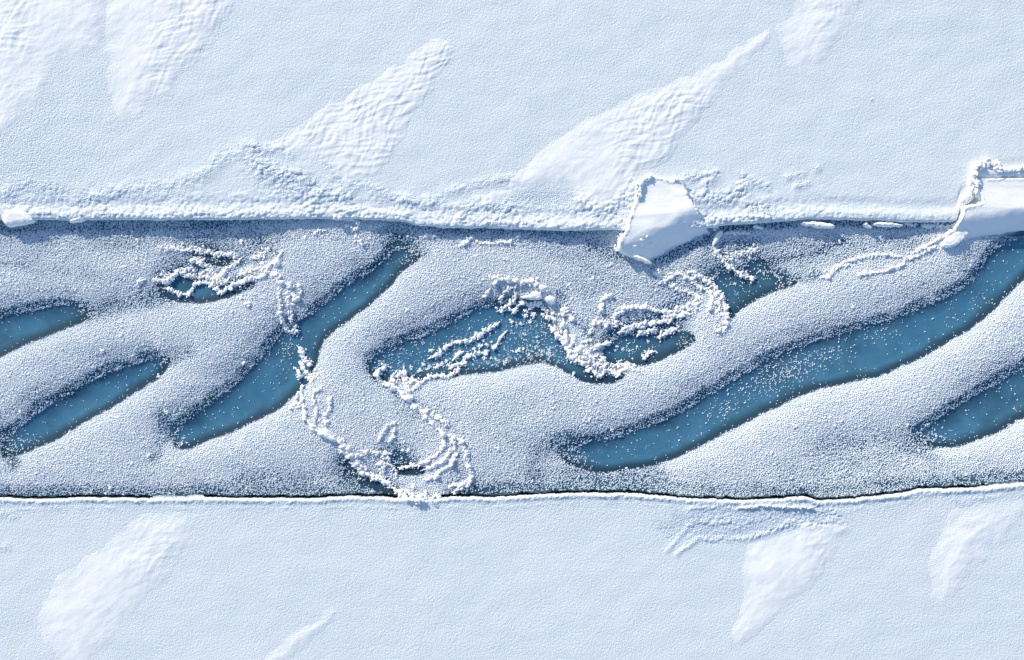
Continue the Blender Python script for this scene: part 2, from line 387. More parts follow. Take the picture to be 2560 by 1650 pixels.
# milkiness of the bare ice: cloudy in the middle of a slot, clear and dark along its lower shore
MILK = np.clip(.62 + .38 * sstep(0, 34, -SD) - 1.0 * np.clip(blur(shift(1 - mask, -10, -12), 11 / RS) * 1.0 - .08, 0, .72), 0, 1)
for cx, cy, sg, st in [(1630, 870, 110, .55), (1870, 730, 90, .6), (945, 1190, 90, .85), (540, 648, 60, .7), (455, 722, 60, .15), (2440, 1050, 120, .22), (1340, 900, 90, .25), (120, 810, 130, .2), (1030, 1175, 50, .9), (1500, 945, 50, .6), (1020, 640, 60, .2)]:
    MILK *= 1 - st * np.exp(-((gx - cx) ** 2 + (gy - cy) ** 2) / sg ** 2)
MILK = MILK * sstep(12, 1, SD) + .34 * sstep(2, 20, SD) * (1 - .5 * np.exp(-(np.clip(dL, 0, 99) / 20) ** 2))
def samp(F, px, py):
    fx = np.clip((px - RX0) / RS, 0, RXN - 1.001); fy = np.clip((py - RY0) / RS, 0, RYN - 1.001)
    ix = fx.astype(int); iy = fy.astype(int); fx = fx - ix; fy = fy - iy
    return (F[iy, ix] * (1 - fx) + F[iy, ix + 1] * fx) * (1 - fy) + (F[iy + 1, ix] * (1 - fx) + F[iy + 1, ix + 1] * fx) * fy

# ------------------------------------------------------------------ water
wv = np.array([(-700, -80, -0.8), (700, -80, -0.8), (700, 80, -0.8), (-700, 80, -0.8)], float)
water = link("water", mesh_np("water", wv, np.array([[0, 1, 2, 3]]), M_WATER)); water['kind'] = 'structure'

# ------------------------------------------------------------------ channel ice
def axis(lo, hi, step, far, grow=1.22):
    mid = np.arange(lo, hi + step * .5, step)
    out = []; d = step; p = hi
    while p < far: d *= grow; p += d; out.append(p)
    neg = []; d = step; p = lo
    while p > -far: d *= grow; p -= d; neg.append(p)
    return np.concatenate([np.array(neg[::-1]), mid, np.array(out)])
def grow_rows(start, dense_end, step, far, grow=1.25):
    mid = np.arange(start, dense_end, step); out = []; d = step; p = dense_end
    while p < far: out.append(p); d *= grow; p += d
    return np.concatenate([mid, np.array(out)])
XC = axis(-180, 2740, 4.0, 60000)
ny = 190
tt = np.linspace(0, 1, ny)
top = edge_u(XC) - 40
top = np.minimum(top, np.interp(XC, [2100, 2200, 2440, 2600], [600, 510, 425, 410]))
gap = 2.5 + 5.0 * np.clip(fbm(XC / 30, XC * 0 + 4.4, 2, 91) + .5, 0, 1.2)
bot = edge_l(XC) - gap + 1.5 * perlin(XC / 6, XC * 0 + .5, 93)
PX = np.repeat(XC[None], ny, 0); PY = top[None] + (bot - top)[None] * tt[:, None]
far_w = sstep(300, 900, np.maximum(-PX, PX - 2560))
h = samp(HT, PX, PY) * (1 - far_w) + far_w * 0.02 * fbm(PX / 300, PY / 150, 3, 5)
cv = samp(COVER, PX, PY) * (1 - far_w) + far_w * 0.8
mk = samp(MILK, PX, PY) * (1 - far_w)
h[0] = -0.2; h[-1] -= 0.015
h2 = np.concatenate([h, h[-1:] - 0.8], 0); PX2 = np.concatenate([PX, PX[-1:]], 0); PY2 = np.concatenate([PY, PY[-1:] - 1.0], 0)
cv2 = np.concatenate([cv, cv[-1:] * 0.2], 0); mk2 = np.concatenate([mk, mk[-1:] * 0], 0)
cv2 = cv2 * sstep(0.05, 0.9, cv2)
V = np.stack([WX(PX2), WY(PY2), h2], -1).reshape(-1, 3)
ice = link("ice", mesh_np("ice", V, grid_faces(len(XC), ny + 1)[:, ::-1], M_ICE, dict(cover=cv2, milk=mk2))); ice['kind'] = 'structure'
def chan_z(px, py): return samp(HT, np.asarray(px, float), np.asarray(py, float))

# ------------------------------------------------------------------ snow-covered floes on both sides
LUMP_U = [  # polyline, spread, lump height in m, berm height in m
    (T('L', [(0, 1370), (200, 1290), (420, 1330)]), 14, .020, .010), (T('L', [(560, 1400), (900, 1330), (1200, 1310), (1400, 1250), (1500, 1160), (1650, 1070), (1792, 1030)]), 12, .022, .018),
    (T('M', [(0, 1050), (150, 1040), (260, 1090)]), 10, .020, .015), (T('M', [(0, 1150), (120, 1250), (300, 1320), (420, 1400)]), 24, .032, .010),
    (T('M', [(60, 1200), (330, 1230), (520, 1370), (650, 1390)]), 14, .030, .014), (T('M', [(500, 1150), (600, 1280), (800, 1300), (1000, 1400), (1200, 1440)]), 10, .022, .016),
    (T('M', [(1250, 1420), (1400, 1330), (1600, 1280), (1792, 1250)]), 9, .020, .018), (T('M', [(1430, 1510), (1550, 1440), (1792, 1480)]), 14, .030, .010),
    (T('N', [(480, 1400), (600, 1480), (760, 1440), (840, 1360)]), 16, .040, .006), (T('N', [(1230, 1240), (1420, 1220), (1350, 1300)]), 10, .045, .006),
    (T('N', [(1230, 1400), (1350, 1380), (1480, 1400), (1620, 1320)]), 13, .050, .006), (T('N', [(1600, 1220), (1700, 1280), (1780, 1310)]), 8, .035, .004), (T('N', [(1640, 1450), (1790, 1480)]), 12, .040, .004),
    (T('N', [(1230, 1500), (1500, 1540), (1790, 1525)]), 8, .030, .006), (T('N', [(840, 1260), (860, 1400), (800, 1500)]), 10, .030, .004),
    (T('O', [(130, 1250), (230, 1220)]), 7, .02, .012), (T('O', [(190, 1310), (270, 1290)]), 7, .02, .012), (T('O', [(330, 1190), (350, 1180)]), 6, .02, .01),
]
def shelf_u(px, py, d):
    """height of the upper floe; d = distance behind its edge in cm. returns z, grain"""
    near = np.exp(-(d / 26) ** 2); near2 = np.exp(-(d / 60) ** 2)
    wob = fbm(px / 40, py / 30, 2, 31)
    z = 0.112 + 0.016 * fbm(px / 420, py / 380, 3, 21) + 0.010 * fbm(px / 90, py / 70, 2, 23)
    leftw = sstep(2300, 1700, px) * 0.75 + 0.25
    la = (0.030 * near2 * leftw + 0.012 * near) * (0.7 + 0.7 * wob)
    berm = 0.019 * np.exp(-((d - 16 - 5 * wob) / 11) ** 2) + 0.010 * np.exp(-((d - 52 - 16 * wob) / 12) ** 2) * leftw
    hollow = -0.018 * np.exp(-((d - 42) / 14) ** 2)
    grain = 0.25 + 0.9 * near2 * 0 + 0.9 * near * .2 + 0.75 * sstep(480, 0, np.hypot(px - 0, (py - 420) * 1.2)) 
    for pts, sg, lh, bh in LUMP_U:
        xs = [p[0] for p in pts]; ys = [p[1] for p in pts]; pad = sg * 3
        sel = (px > min(xs) - pad) & (px < max(xs) + pad) & (py > min(ys) - pad) & (py < max(ys) + pad)
        if not sel.any(): continue
        dd = line_dist(px[sel] + 4 * wob[sel], py[sel] + 4 * wob[sel], pts)
        g = np.exp(-(dd / (sg * 1.25)) ** 2)
        la[sel] += lh * g * .6; berm[sel] += bh * np.exp(-(dd / (sg * 2.0)) ** 2) * (.45 + .9 * wob[sel]); grain[sel] += .8 * g
    # bare patch behind the middle drift
    patch = np.exp(-((px - 1345) / 90) ** 2 - ((py - 500) / 26) ** 2)
    grain += patch * 1.4; hollow = hollow - 0.012 * patch
    z = z + hollow + berm + la * domes(px / 11, py / 9, 33) + la * 0.5 * domes(px / 6.5, py / 6, 35)
    z = z + (0.0018 + 0.0045 * np.clip(grain, 0, 1.6)) * fbm(px / 5.5, py / 5.5, 2, 37, .7)
    z = z - 0.05 * sstep(6, 0, d) ** 2
    return z, np.clip(grain, 0, 1.6)
LUMP_L = [
    (T('K', [(180, 190), (400, 170), (480, 200), (620, 170), (960, 180)]), 6, .016, .010), (T('K', [(200, 230), (500, 260), (700, 230)]), 18, .020, .004),
    (T('K', [(820, 170), (1100, 220), (1150, 260)]), 20, .032, .002), (T('K', [(850, 300), (1050, 290), (1130, 240)]), 12, .03, .002), (T('K', [(150, 290), (450, 280)]), 7, .028, .002),
    (T('K', [(260, 390), (400, 385), (560, 385), (720, 340), (850, 270)]), 7, .034, .004), (T('K', [(700, 330), (760, 300), (860, 290)]), 6, .03, .0), (T('K', [(400, 310), (440, 320), (490, 325)]), 5, .035, .0),
    (T('K', [(80, 490), (230, 380)]), 6, .018, .010), (T('K', [(20, 470), (160, 310)]), 6, .014, .008), (T('K', [(1900, 110), (1960, 160), (2120, 120)]), 8, .012, .002), (T('J', [(300, 190), (390, 180)]), 6, .014, 0),
    (T('J', [(0, 220), (90, 240)]), 12, .016, .004), (T('J', [(0, 450), (60, 440)]), 10, .012, .004), (T('K', [(1000, 150), (1600, 110), (2390, 30)]), 5, .010, .006),
]
def shelf_l(px, py, d):
    wob = fbm(px / 40, py / 30, 2, 131)
    z = 0.072 + 0.016 * fbm(px / 420, py / 380, 3, 121) + 0.008 * fbm(px / 90, py / 70, 2, 123)
    rim = 0.022 * (1 + .8 * wob) * (.5 + .9 * domes(px / 8, py / 8, 145)) * np.exp(-((d - 7) / 5.5) ** 2)
    la = 0.006 * np.exp(-(d / 30) ** 2) * (1 + wob)
    berm = 0.006 * np.exp(-((d - 24 - 6 * wob) / 5) ** 2) * sstep(-.2, .3, wob)
    grain = 0.25 + 0.5 * np.exp(-(d / 60) ** 2)
    for pts, sg, lh, bh in LUMP_L:
        xs = [p[0] for p in pts]; ys = [p[1] for p in pts]; pad = sg * 3
        sel = (px > min(xs) - pad) & (px < max(xs) + pad) & (py > min(ys) - pad) & (py < max(ys) + pad)
        if not sel.any(): continue
        dd = line_dist(px[sel] + 3 * wob[sel], py[sel] + 3 * wob[sel], pts)
        g = np.exp(-(dd / sg) ** 2)
        la[sel] += lh * .65 * g; berm[sel] += bh * g; grain[sel] += .5 * g
    a = -.10; u = (px - 1850) * math.cos(a) + (py - 1302) * math.sin(a); v = -(px - 1850) * math.sin(a) + (py - 1302) * math.cos(a)
    bare = sstep(1.25, .75, np.hypot(u / 205, v / 44) + .35 * wob)
    grain = grain + 1.2 * bare; la = la + .010 * bare * sstep(-.1, .25, fbm(px / 25, py / 12, 2, 141)); z = z - .008 * bare
    z = z + rim * (1 + .35 * perlin(px / 9, py / 9, 133)) + berm + la * domes(px / 7.5, py / 7, 135)
    z = z + (0.0016 + 0.003 * grain) * fbm(px / 5.5, py / 5.5, 2, 137, .7)
    z = z - 0.035 * sstep(4, 0, d) ** 2
    return z, np.clip(grain, 0, 1.6)
XS = axis(-60, 2620, 2.2, 60000, 1.3)
def build_floe(name, edge, sign, fn, dense, far):
    e = edge(XS)
    dr = grow_rows(0.0, dense, 2.2, far, 1.3)
    px = np.repeat(XS[None], len(dr), 0); py = e[None] + sign * dr[:, None]
    z, gr = fn(px, py, np.repeat(dr[:, None], len(XS), 1))
    # wall under the lip, slightly undercut
    wz = [0.04, -0.10, -0.9]; wo = [0.6, 1.2, 1.8]
    for k in range(3):
        px = np.concatenate([XS[None], px], 0); py = np.concatenate([(e + sign * wo[k])[None], py], 0)
        z = np.concatenate([np.full((1, len(XS)), wz[k] if k else 0.04), z], 0); gr = np.concatenate([gr[:1], gr], 0)
    V = np.stack([WX(px), WY(py), z], -1).reshape(-1, 3)
    F = grid_faces(len(XS), len(dr) + 3)
    if sign > 0: F = F[:, ::-1]
    o = link(name, mesh_np(name, V, F, M_SNOW, dict(fresh=np.zeros(z.size), grain=gr))); o['kind'] = 'structure'
    return o
build_floe("snow_field", edge_u, -1, shelf_u, 610, 60000)
build_floe("snow_field", edge_l, +1, shelf_l, 460, 60000)
def ground_u(px, py): return shelf_u(px, py, edge_u(px) - py)[0]
def ground_l(px, py): return shelf_l(px, py, py - edge_l(px))[0]

# ------------------------------------------------------------------ patches: drifts and slabs
def patch(name, poly, step, zfun, mat, pad=4.0, warp=(3.0, 30.0), seed=0, parent=None, keep=None):
    xs = [p[0] for p in poly]; ys = [p[1] for p in poly]
    X = np.arange(min(xs) - pad - 4, max(xs) + pad + 4, step); Y = np.arange(min(ys) - pad - 4, max(ys) + pad + 4, step)
    px, py = np.meshgrid(X, Y)
    a, s = warp
    sx = px + a * fbm(px / s, py / s, 3, seed); sy = py + a * fbm(px / s + 40, py / s, 3, seed + 3)
    d = sdf(sx, sy, poly)
    z, attrs = zfun(px, py, d)
    F = grid_faces(len(X), len(Y))[:, ::-1]
    ok = (d < pad).ravel()
    if keep is not None: ok &= keep(px, py).ravel()
    F = F[ok[F].all(1)]
    used = np.zeros(px.size, bool); used[F.ravel()] = True
    remap = np.cumsum(used) - 1
    V = np.stack([WX(px), WY(py), z], -1).reshape(-1, 3)[used]
    cx, cy = WX(np.mean(xs)), WY(np.mean(ys)); V[:, 0] -= cx; V[:, 1] -= cy
    me = mesh_np(name, V, remap[F], mat, {k: np.asarray(v).ravel()[used] for k, v in attrs.items()})
    o = link(name, me, parent); o.location = (cx, cy, 0)
    return o

def drift(sheet, pts, ground, thick, feather, hatch, label, hx=None, seed=0, fr=1.0, group='wind-packed snow drifts on the floes'):
    feather = feather * 1.6
    poly = smooth_poly(T(sheet, pts), 1)
    xs = np.array([p[0] for p in poly]); ys = np.array([p[1] for p in poly])
    x0, x1, y0, y1 = xs.min(), xs.max(), ys.min(), ys.max()
    def zf(px, py, d):
        g = ground(px, py)
        big = fbm(px / 70, py / 70, 3, seed + 11)
        inner = -d + feather * .5 + feather * .4 * big
        inner = np.minimum(inner, (edge_u(px) - py if ground is ground_u else py - edge_l(px)) - 16)
        m = sstep(-feather * .3, feather * 1.4, inner)
        body = sstep(-feather * .2, feather * 3.0, inner)
        # hatching by two winds
        wxx = px + 16 * fbm(px / 110, py / 110, 2, seed + 1); wyy = py + 16 * fbm(px / 110, py / 110, 2, seed + 2)
        def ridg(ang, lu, lv, sd):
            a = math.radians(ang)
            u = wxx * math.cos(a) - wyy * math.sin(a); v = wxx * math.sin(a) + wyy * math.cos(a)
            n = perlin(u / lu, v / lv, sd) + .45 * perlin(u / lu * 2, v / lv * 2, sd + 1)
            return 1 - np.clip(np.abs(n) * 1.7, 0, 1)
        r1 = ridg(11, 95, 17, seed + 5); r2 = ridg(66, 95, 19, seed + 8); r3 = ridg(40, 70, 24, seed + 14)
        tx = np.clip((px - x0) / (x1 - x0), 0, 1); ty = np.clip((py - y0) / (y1 - y0), 0, 1)
        if hx is None: w = sstep(.15, .75, tx * .75 + (1 - ty) * .35)
        else: w = hx(px, py)
        w = w * (0.55 + 0.6 * (fbm(px / 80, py / 60, 2, seed + 21) + .5))
        tex = hatch * .33 * np.clip(w, 0, 1.2) * (0.55 * r1 + 0.5 * r2 + 0.28 * r3 - .45)
        streak = 0.004 * fbm((px * .8 - py * .6) / 50, (px * .6 + py * .8) / 14 , 3, seed + 17)
        z = g + thick * .7 * (.12 * m + .88 * body) + sstep(-feather * .3, feather * 1.8, inner) * tex + m * (streak + 0.35 * thick * big * body) - 0.010 * (1 - m)
        fm = sstep(-feather * .3, feather * 1.9, inner)
        fm = fm * (1 - np.clip(w, 0, 1) * .78 * (1 - np.clip(.75 * r1 + .6 * r2, 0, 1)))
        z = np.where((edge_u(px) - py if ground is ground_u else py - edge_l(px)) < 12, -.05, z)
        return z, dict(fresh=fm * fr, grain=0.25 + 0.5 * (1 - fm))
    o = patch("snow_drift", poly, 2.4, zf, M_SNOW, pad=feather * .8 + 4, warp=(16.0, 60.0), seed=seed)
    tag(o, label, "snow drift", group)
    return o
drift('L', [(-150, -180), (760, -180), (750, 100), (740, 200), (730, 400), (560, 400), (450, 450), (330, 600), (200, 780), (60, 950), (-20, 1010), (-160, 1000)], ground_u, .040, 26, .045,
      'broad white snow drift in the far upper left corner with a long sweeping tail', seed=200, hx=lambda px, py: sstep(130, 30, px) * sstep(190, 60, py) + .25)
drift('L', [(765, -180), (1700, -180), (1650, 60), (1600, 120), (1500, 330), (1250, 600), (1230, 680), (1100, 700), (1000, 820), (880, 880), (800, 800), (770, 620), (735, 450), (745, 200)], ground_u, .042, 26, .055,
      'tongue-shaped white snow drift hatched on its right side, second from the upper left corner', seed=230, hx=lambda px, py: sstep(340, 470, px + 0.2 * py))
drift('M', [(60, 1010), (250, 920), (500, 760), (850, 520), (1000, 450), (1150, 330), (1260, 270), (1370, 310), (1420, 400), (1340, 490), (1250, 600), (1160, 760), (1050, 920), (950, 1150), (900, 1200), (700, 1280), (600, 1260), (500, 1130), (300, 1100), (150, 1080)],
      ground_u, .024, 15, .058, 'heavily cross-hatched wind-carved snow drift slanting above the middle of the upper snow field', seed=260, hx=lambda px, py: 1.0 + 0 * px)
drift('N', [(-40, 1290), (100, 1150), (250, 1020), (420, 890), (650, 780), (900, 650), (1200, 560), (1450, 430), (1700, 230), (1830, 180), (1700, 420), (1500, 600), (1350, 800), (1150, 1000), (1110, 1130), (900, 1200), (850, 1350), (700, 1480), (500, 1480), (400, 1300), (330, 1270), (0, 1370)],
      ground_u, .036, 16, .050, 'long white snow drift running down to the left of the big tilted slab, lightly hatched', seed=290, hx=lambda px, py: sstep(1480, 1600, px) * sstep(200, 250, py) * 1.0 + .2)
drift('O', [(50, 180), (200, 40), (330, -160), (760, -160), (700, 20), (600, 130), (540, 250), (430, 400), (300, 500), (220, 560), (150, 500), (80, 350), (60, 250)], ground_u, .034, 24, .034,
      'soft white snow drift at the top edge on the right, faintly hatched', seed=320)
drift('J', [(230, 960), (280, 800), (400, 640), (600, 480), (850, 310), (1000, 210), (1180, 150), (1340, 180), (1290, 350), (1230, 500), (1130, 640), (950, 800), (850, 950), (700, 1100), (600, 1260), (450, 1260), (300, 1080)], ground_l, .036, 26, .034,
      'large oval white snow drift on the lower snow field at left, finely hatched', seed=350, hx=lambda px, py: sstep(250, 400, px) * sstep(1520, 1380, py))
drift('J', [(1650, 1260), (1900, 1050), (2150, 900), (2260, 840), (2220, 950), (2020, 1120), (1900, 1260)], ground_l, .045, 22, .0, 'faint smooth snow drift at the bottom of the photo left of the middle', seed=380, fr=.85)
drift('K', [(520, 480), (560, 425), (700, 390), (860, 310), (1000, 285), (1290, 250), (1150, 450), (1080, 600), (930, 750), (750, 900), (600, 1040), (500, 1090), (460, 1000), (480, 900), (500, 800), (530, 700), (530, 550)], ground_l, .042, 20, .030,
      'pale pointed snow drift below the frost-bared patch on the lower snow field', seed=410, hx=lambda px, py: sstep(1980, 2060, px + (1400 - py) * .2))
drift('K', [(1800, 850), (1760, 650), (1760, 500), (1800, 350), (1900, 220), (2100, 150), (2430, 90), (2430, 200), (2300, 350), (2150, 500), (2050, 620), (1950, 740)], ground_l, .048, 30, .020,
      'smooth rounded snow drift at the right edge of the lower snow field', seed=440)
drift('M', [(1500, 1400), (1650, 1330), (1900, 1290), (2000, 1310), (1850, 1360), (1650, 1420), (1520, 1440)], ground_u, .012, 8, .0, 'thin low snow drift tapering left from the foot of the long drift', seed=470)

# ------------------------------------------------------------------ lumps
def ico(sub):
    import bmesh
    bm = bmesh.new(); bmesh.ops.create_icosphere(bm, subdivisions=sub, radius=1.0)
    v = np.array([x.co[:] for x in bm.verts]); f = np.array([[x.index for x in p.verts] for p in bm.faces]); bm.free()
    return v, f
ICO = {s: ico(s) for s in (1, 2, 3)}
def lump_shape(sub, rng, amp=0.28):
    v, f = ICO[sub]
    v = v.copy()
    k = rng.normal(size=(9, 3)); k /= np.linalg.norm(k, axis=1)[:, None]
    r = np.ones(len(v))
    for q in range(9):
        r += amp * (0.5 + rng.random()) * np.clip((v @ k[q]) - 0.62, 0, 1) * 2.2
    r -= amp * 0.35 * np.clip(v @ k[0], 0, 1)
    v = v * r[:, None]
    v /= np.abs(v).max()
    return v, f
LR = np.random.default_rng(5)
SHAPES = {s: [lump_shape(s, LR) for _ in range(10)] for s in (2, 3)}
def shard_shape(sub, rng):
    v, f = ICO[sub]
    k = rng.normal(size=(9, 3)); k /= np.linalg.norm(k, axis=1)[:, None]; dist = .45 + .5 * rng.random(9)
    c = np.clip(v @ k.T, 1e-3, None)
    r = np.minimum((dist / c).min(1), 1.15)
    v = v * r[:, None] * (1.25, .85, .55)
    return v / np.abs(v).max(), f
SHARDS = {s: [shard_shape(s, LR) for _ in range(12)] for s in (2, 3)}
def rotm(rng):
    q = rng.normal(size=4); q /= np.linalg.norm(q); w, x, y, z = q
    return np.array([[1 - 2 * (y * y + z * z), 2 * (x * y - z * w), 2 * (x * z + y * w)], [2 * (x * y + z * w), 1 - 2 * (x * x + z * z), 2 * (y * z - x * w)], [2 * (x * z - y * w), 2 * (y * z + x * w), 1 - 2 * (x * x + y * y)]])
def lumps_mesh(name, items, mat, rng, flat=0.75):
    """items: (x, y, z, r[, ax, stretch]) in metres"""
    Vs, Fs = [], []; n = 0
    for it in items:
        x, y, z, r = it[:4]
        sub = 3 if r > .075 else 2
        v, f = SHARDS[sub][rng.integers(12)] if rng.random() < .5 else SHAPES[sub][rng.integers(10)]
        v = (v @ rotm(rng).T) * r
        v[:, 2] *= flat
        if len(it) > 4:
            c, s = math.cos(it[4]), math.sin(it[4]); st = it[5]
            u = v[:, 0] * st; w = v[:, 1] / math.sqrt(st)
            v = np.stack([u * c - w * s, u * s + w * c, v[:, 2]], 1)
        Vs.append(v + (x, y, z)); Fs.append(f + n); n += len(v)
    return mesh_np(name, np.concatenate(Vs), np.concatenate(Fs), mat)
# shared meshes for single lumps that are parts of a ridge
LUMP_MESH = []
for k in range(8):
    v, f = SHARDS[3][k] if k % 2 else SHAPES[3][k]
    v = v.copy(); v[:, 2] *= .8
    LUMP_MESH.append(mesh_np("snow_lump", v, f, M_CLUMP))

def place_z(px, py):
    """surface height at one plan point"""
    px = np.atleast_1d(np.asarray(px, float)); py = np.atleast_1d(np.asarray(py, float))
    eu = edge_u(px); el = edge_l(px)
    z = chan_z(px, py)
    up = py < eu - 1; lo = py > el + 1
    if up.any(): z = np.where(up, ground_u(px, py), z)
    if lo.any(): z = np.where(lo, ground_l(px, py), z)
    return z
def cum0(L): return np.concatenate([[0], np.cumsum(L)])
def ridge(sheet_strokes, label, seed, name="snow_ridge", cat="snow ridge", group='ridges of rimed snow on the channel ice', big=True, lift=0.0):
    """strokes: (sheet, points, radius cm, spread cm)"""
    rng = np.random.default_rng(seed)
    items = []; bigs = []
    for sheet, pts, r, w in sheet_strokes:
        P = T(sheet, pts)
        seg = np.array(P); L = np.hypot(*np.diff(seg[:, :2], axis=0).T) if len(P) > 1 else np.array([0.])
        tot = L.sum()
        r = r * 1.06; w = w * 1.15
        n = max(1, int(tot / (r * 0.60) * (1 + w / (r * 1.2))))
        s = np.sort(rng.random(n) * tot) if n > 1 else np.array([0.])
        s = (np.arange(n) + rng.random(n) * .9) / n * tot
        cum = np.concatenate([[0], np.cumsum(L)])
        x = np.interp(s, cum, seg[:, 0]) + rng.normal(size=n) * (w * .6 + .6); y = np.interp(s, cum, seg[:, 1]) + rng.normal(size=n) * (w * .6 + .6)
        zz = place_z(x, y)
        # the crust that ties the lumps together, laid along the ridge
        nc = max(2, int(tot / (r * .8))); sc_ = (np.arange(nc) + .3 * rng.random(nc)) / nc * tot
        qx = np.interp(sc_, cum0(L), seg[:, 0]) + rng.normal(size=nc) * .5; qy = np.interp(sc_, cum0(L), seg[:, 1]) + rng.normal(size=nc) * .5
        qz = place_z(qx, qy)
        for i in range(nc):
            j = min(i + 1, nc - 1); k = max(i - 1, 0)
            ang = math.atan2(-(qy[j] - qy[k]), qx[j] - qx[k]) + rng.normal() * .25
            q = r * (.55 + .45 * rng.random())
            items.append((WX(qx[i]), WY(qy[i]), qz[i] + lift + .016 + .004 * rng.random(), q / 100, ang, 2.4 + rng.random()))
        rr = r * (0.30 + 1.0 * rng.random(n) ** 2)
        for i in range(n):
            zi = zz[i] + .016 + lift + rr[i] / 100 * (0.1 + .45 * rng.random())
            if big and rr[i] > 5.2 and len(bigs) < 40: bigs.append((x[i], y[i], zi, rr[i]))
            else: items.append((WX(x[i]), WY(y[i]), zi, rr[i] / 100 * 1.05, rng.random() * 6.28, 1 + 1.1 * rng.random() ** 2))
            # small knobs of rime round each lump
            for _ in range(3):
                a = rng.random() * 6.28; q = rr[i] * (.6 + 1.3 * rng.random() ** 2)
                items.append((WX(x[i] + math.cos(a) * q), WY(y[i] + math.sin(a) * q), zz[i] + .014 + lift * .7 + .002 + .015 * rng.random(), rr[i] / 100 * (.28 + .3 * rng.random())))
    c = np.mean([it[:2] for it in items], axis=0)
    items = [(it[0] - c[0], it[1] - c[1]) + tuple(it[2:]) for it in items]
    o = link(name, lumps_mesh(name, items, M_CLUMP, rng)); o.location = (c[0], c[1], 0)
    tag(o, label, cat, group)
    for (x, y, z, r) in bigs:
        l = link("snow_lump", LUMP_MESH[rng.integers(8)], o)
        l.location = (WX(x) - c[0], WY(y) - c[1], z); q = r / 100 * 1.15
        l.rotation_euler = (rng.random() * .6, rng.random() * .6, rng.random() * 6.28); l.scale = (q * (1 + .3 * rng.random()), q, q * (.8 + .3 * rng.random()))
    return o

ridge([('B', [(950, 430), (940, 520), (960, 600), (975, 680), (990, 730), (1030, 780), (1080, 830), (1110, 855)], 5, 3.5), ('B', [(850, 620), (930, 600)], 3.5, 6), ('B', [(1000, 380), (1060, 300), (1050, 420)], 3.2, 6)],
      'knobbly snow ridge running down the left flank of the lobe below the long blue slot', 1)
ridge([('B', [(1140, 440), (1100, 475), (1070, 490), (1055, 540), (1075, 600), (1098, 650), (1085, 700), (1070, 780)], 4.2, 1.2)], 'thin hook-shaped snow ridge just right of the ridge on the lobe\'s left flank', 2)
ridge([('B', [(1225, 550), (1215, 620), (1190, 680), (1170, 740), (1180, 790)], 4, 3)], 'loose string of snow lumps beside the hook-shaped ridge on the left of the lobe', 3)
ridge([('B', [(1290, 945), (1340, 980), (1400, 1040), (1440, 1075), (1500, 1085)], 6, 3), ('B', [(1300, 1000), (1350, 1050), (1420, 1110), (1460, 1190), (1500, 1230), (1600, 1270), (1690, 1310), (1760, 1350), (1830, 1400), (1900, 1450)], 5.5, 4.5),
       ('B', [(1440, 1100), (1480, 1150), (1530, 1240)], 5, 4)], 'thick clumpy snow ridge along the lower left shore of the lobe', 4)
ridge([('B', [(1520, 1040), (1600, 1045), (1680, 1060), (1790, 1062)], 4, 2.5), ('B', [(1700, 1105), (1780, 1110)], 3.5, 3)], 'short level snow ridge inside the lobe above its dark hollows', 5)
ridge([('B', [(1650, 1165), (1720, 1150), (1705, 1220), (1695, 1300)], 5, 2), ('B', [(1740, 1150), (1800, 1190), (1825, 1230), (1830, 1300)], 3.6, 1.2)], 'forked snow ridge standing round a dark hole near the foot of the lobe', 6)
ridge([('B', [(1830, 770), (1750, 810), (1710, 870), (1660, 950)], 4.4, 1.5), ('B', [(1815, 840), (1790, 920), (1770, 960)], 4.2, 1.2)], 'pair of small finger-like snow ridges in the upper half of the lobe', 7)
ridge([('E', [(0, 1150), (60, 1140), (160, 1120), (240, 1080), (330, 1030), (390, 960), (410, 900)], 4.5, 2.0)], 'outermost curved snow ridge inside the lobe, bending up at its right end', 8)
ridge([('E', [(220, 1160), (330, 1120), (390, 1090), (430, 1020), (490, 970), (480, 920), (450, 885)], 4.8, 1.6)], 'second curved snow ridge inside the lobe with a thick rounded crest', 9)
ridge([('E', [(240, 1250), (320, 1240), (340, 1190), (380, 1160), (450, 1130), (480, 1060), (520, 1010)], 5.2, 1.6)], 'third curved snow ridge of the lobe, stepping up from the dark gap', 10)
ridge([('B', [(1740, 235), (1700, 265), (1650, 310), (1665, 370), (1740, 415), (1820, 450), (1880, 500), (1950, 560)], 6.0, 3.0), ('B', [(1820, 300), (1790, 360), (1800, 430)], 4.5, 6), ('B', [(1900, 270), (1880, 350), (1920, 420), (1930, 480)], 4.2, 6),
       ('E', [(0, 460), (60, 520), (110, 570), (170, 620), (230, 680), (290, 750), (340, 800), (400, 850)], 5.5, 2.5), ('E', [(230, 640), (320, 690), (400, 730), (440, 780)], 5, 3), ('E', [(150, 590), (220, 650)], 3.5, 3)],
      'long diagonal snow ridge from the left tip of the central pool down to the lobe', 11)
ridge([('E', [(400, 850), (470, 865), (530, 895), (575, 950), (600, 1020), (600, 1080), (620, 1150), (645, 1210)], 5.2, 2.0), ('E', [(645, 1210), (640, 1260), (590, 1300), (540, 1330), (490, 1355)], 4.5, 3.5), ('E', [(440, 1325), (470, 1300), (550, 1300), (620, 1240)], 4, 3)],
      'sharp white snow ridge bounding the lobe on its right down to the black crack', 12)
ridge([('E', [(0, 1375), (60, 1410), (120, 1425), (200, 1420), (300, 1405), (350, 1395)], 5.5, 4), ('E', [(30, 1340), (120, 1390), (260, 1390)], 4, 6)], 'bright snow ridge at the foot of the lobe pushed over the lower snow field', 13, lift=.03)
ridge([('E', [(110, 460), (150, 410), (190, 385), (230, 350), (300, 322), (370, 320), (420, 332), (460, 310), (510, 290), (530, 245)], 4.6, 1.5), ('E', [(60, 370), (100, 350), (170, 390)], 4, 6)], 'smooth white snow ridge along the lower shore of the central pool', 14)
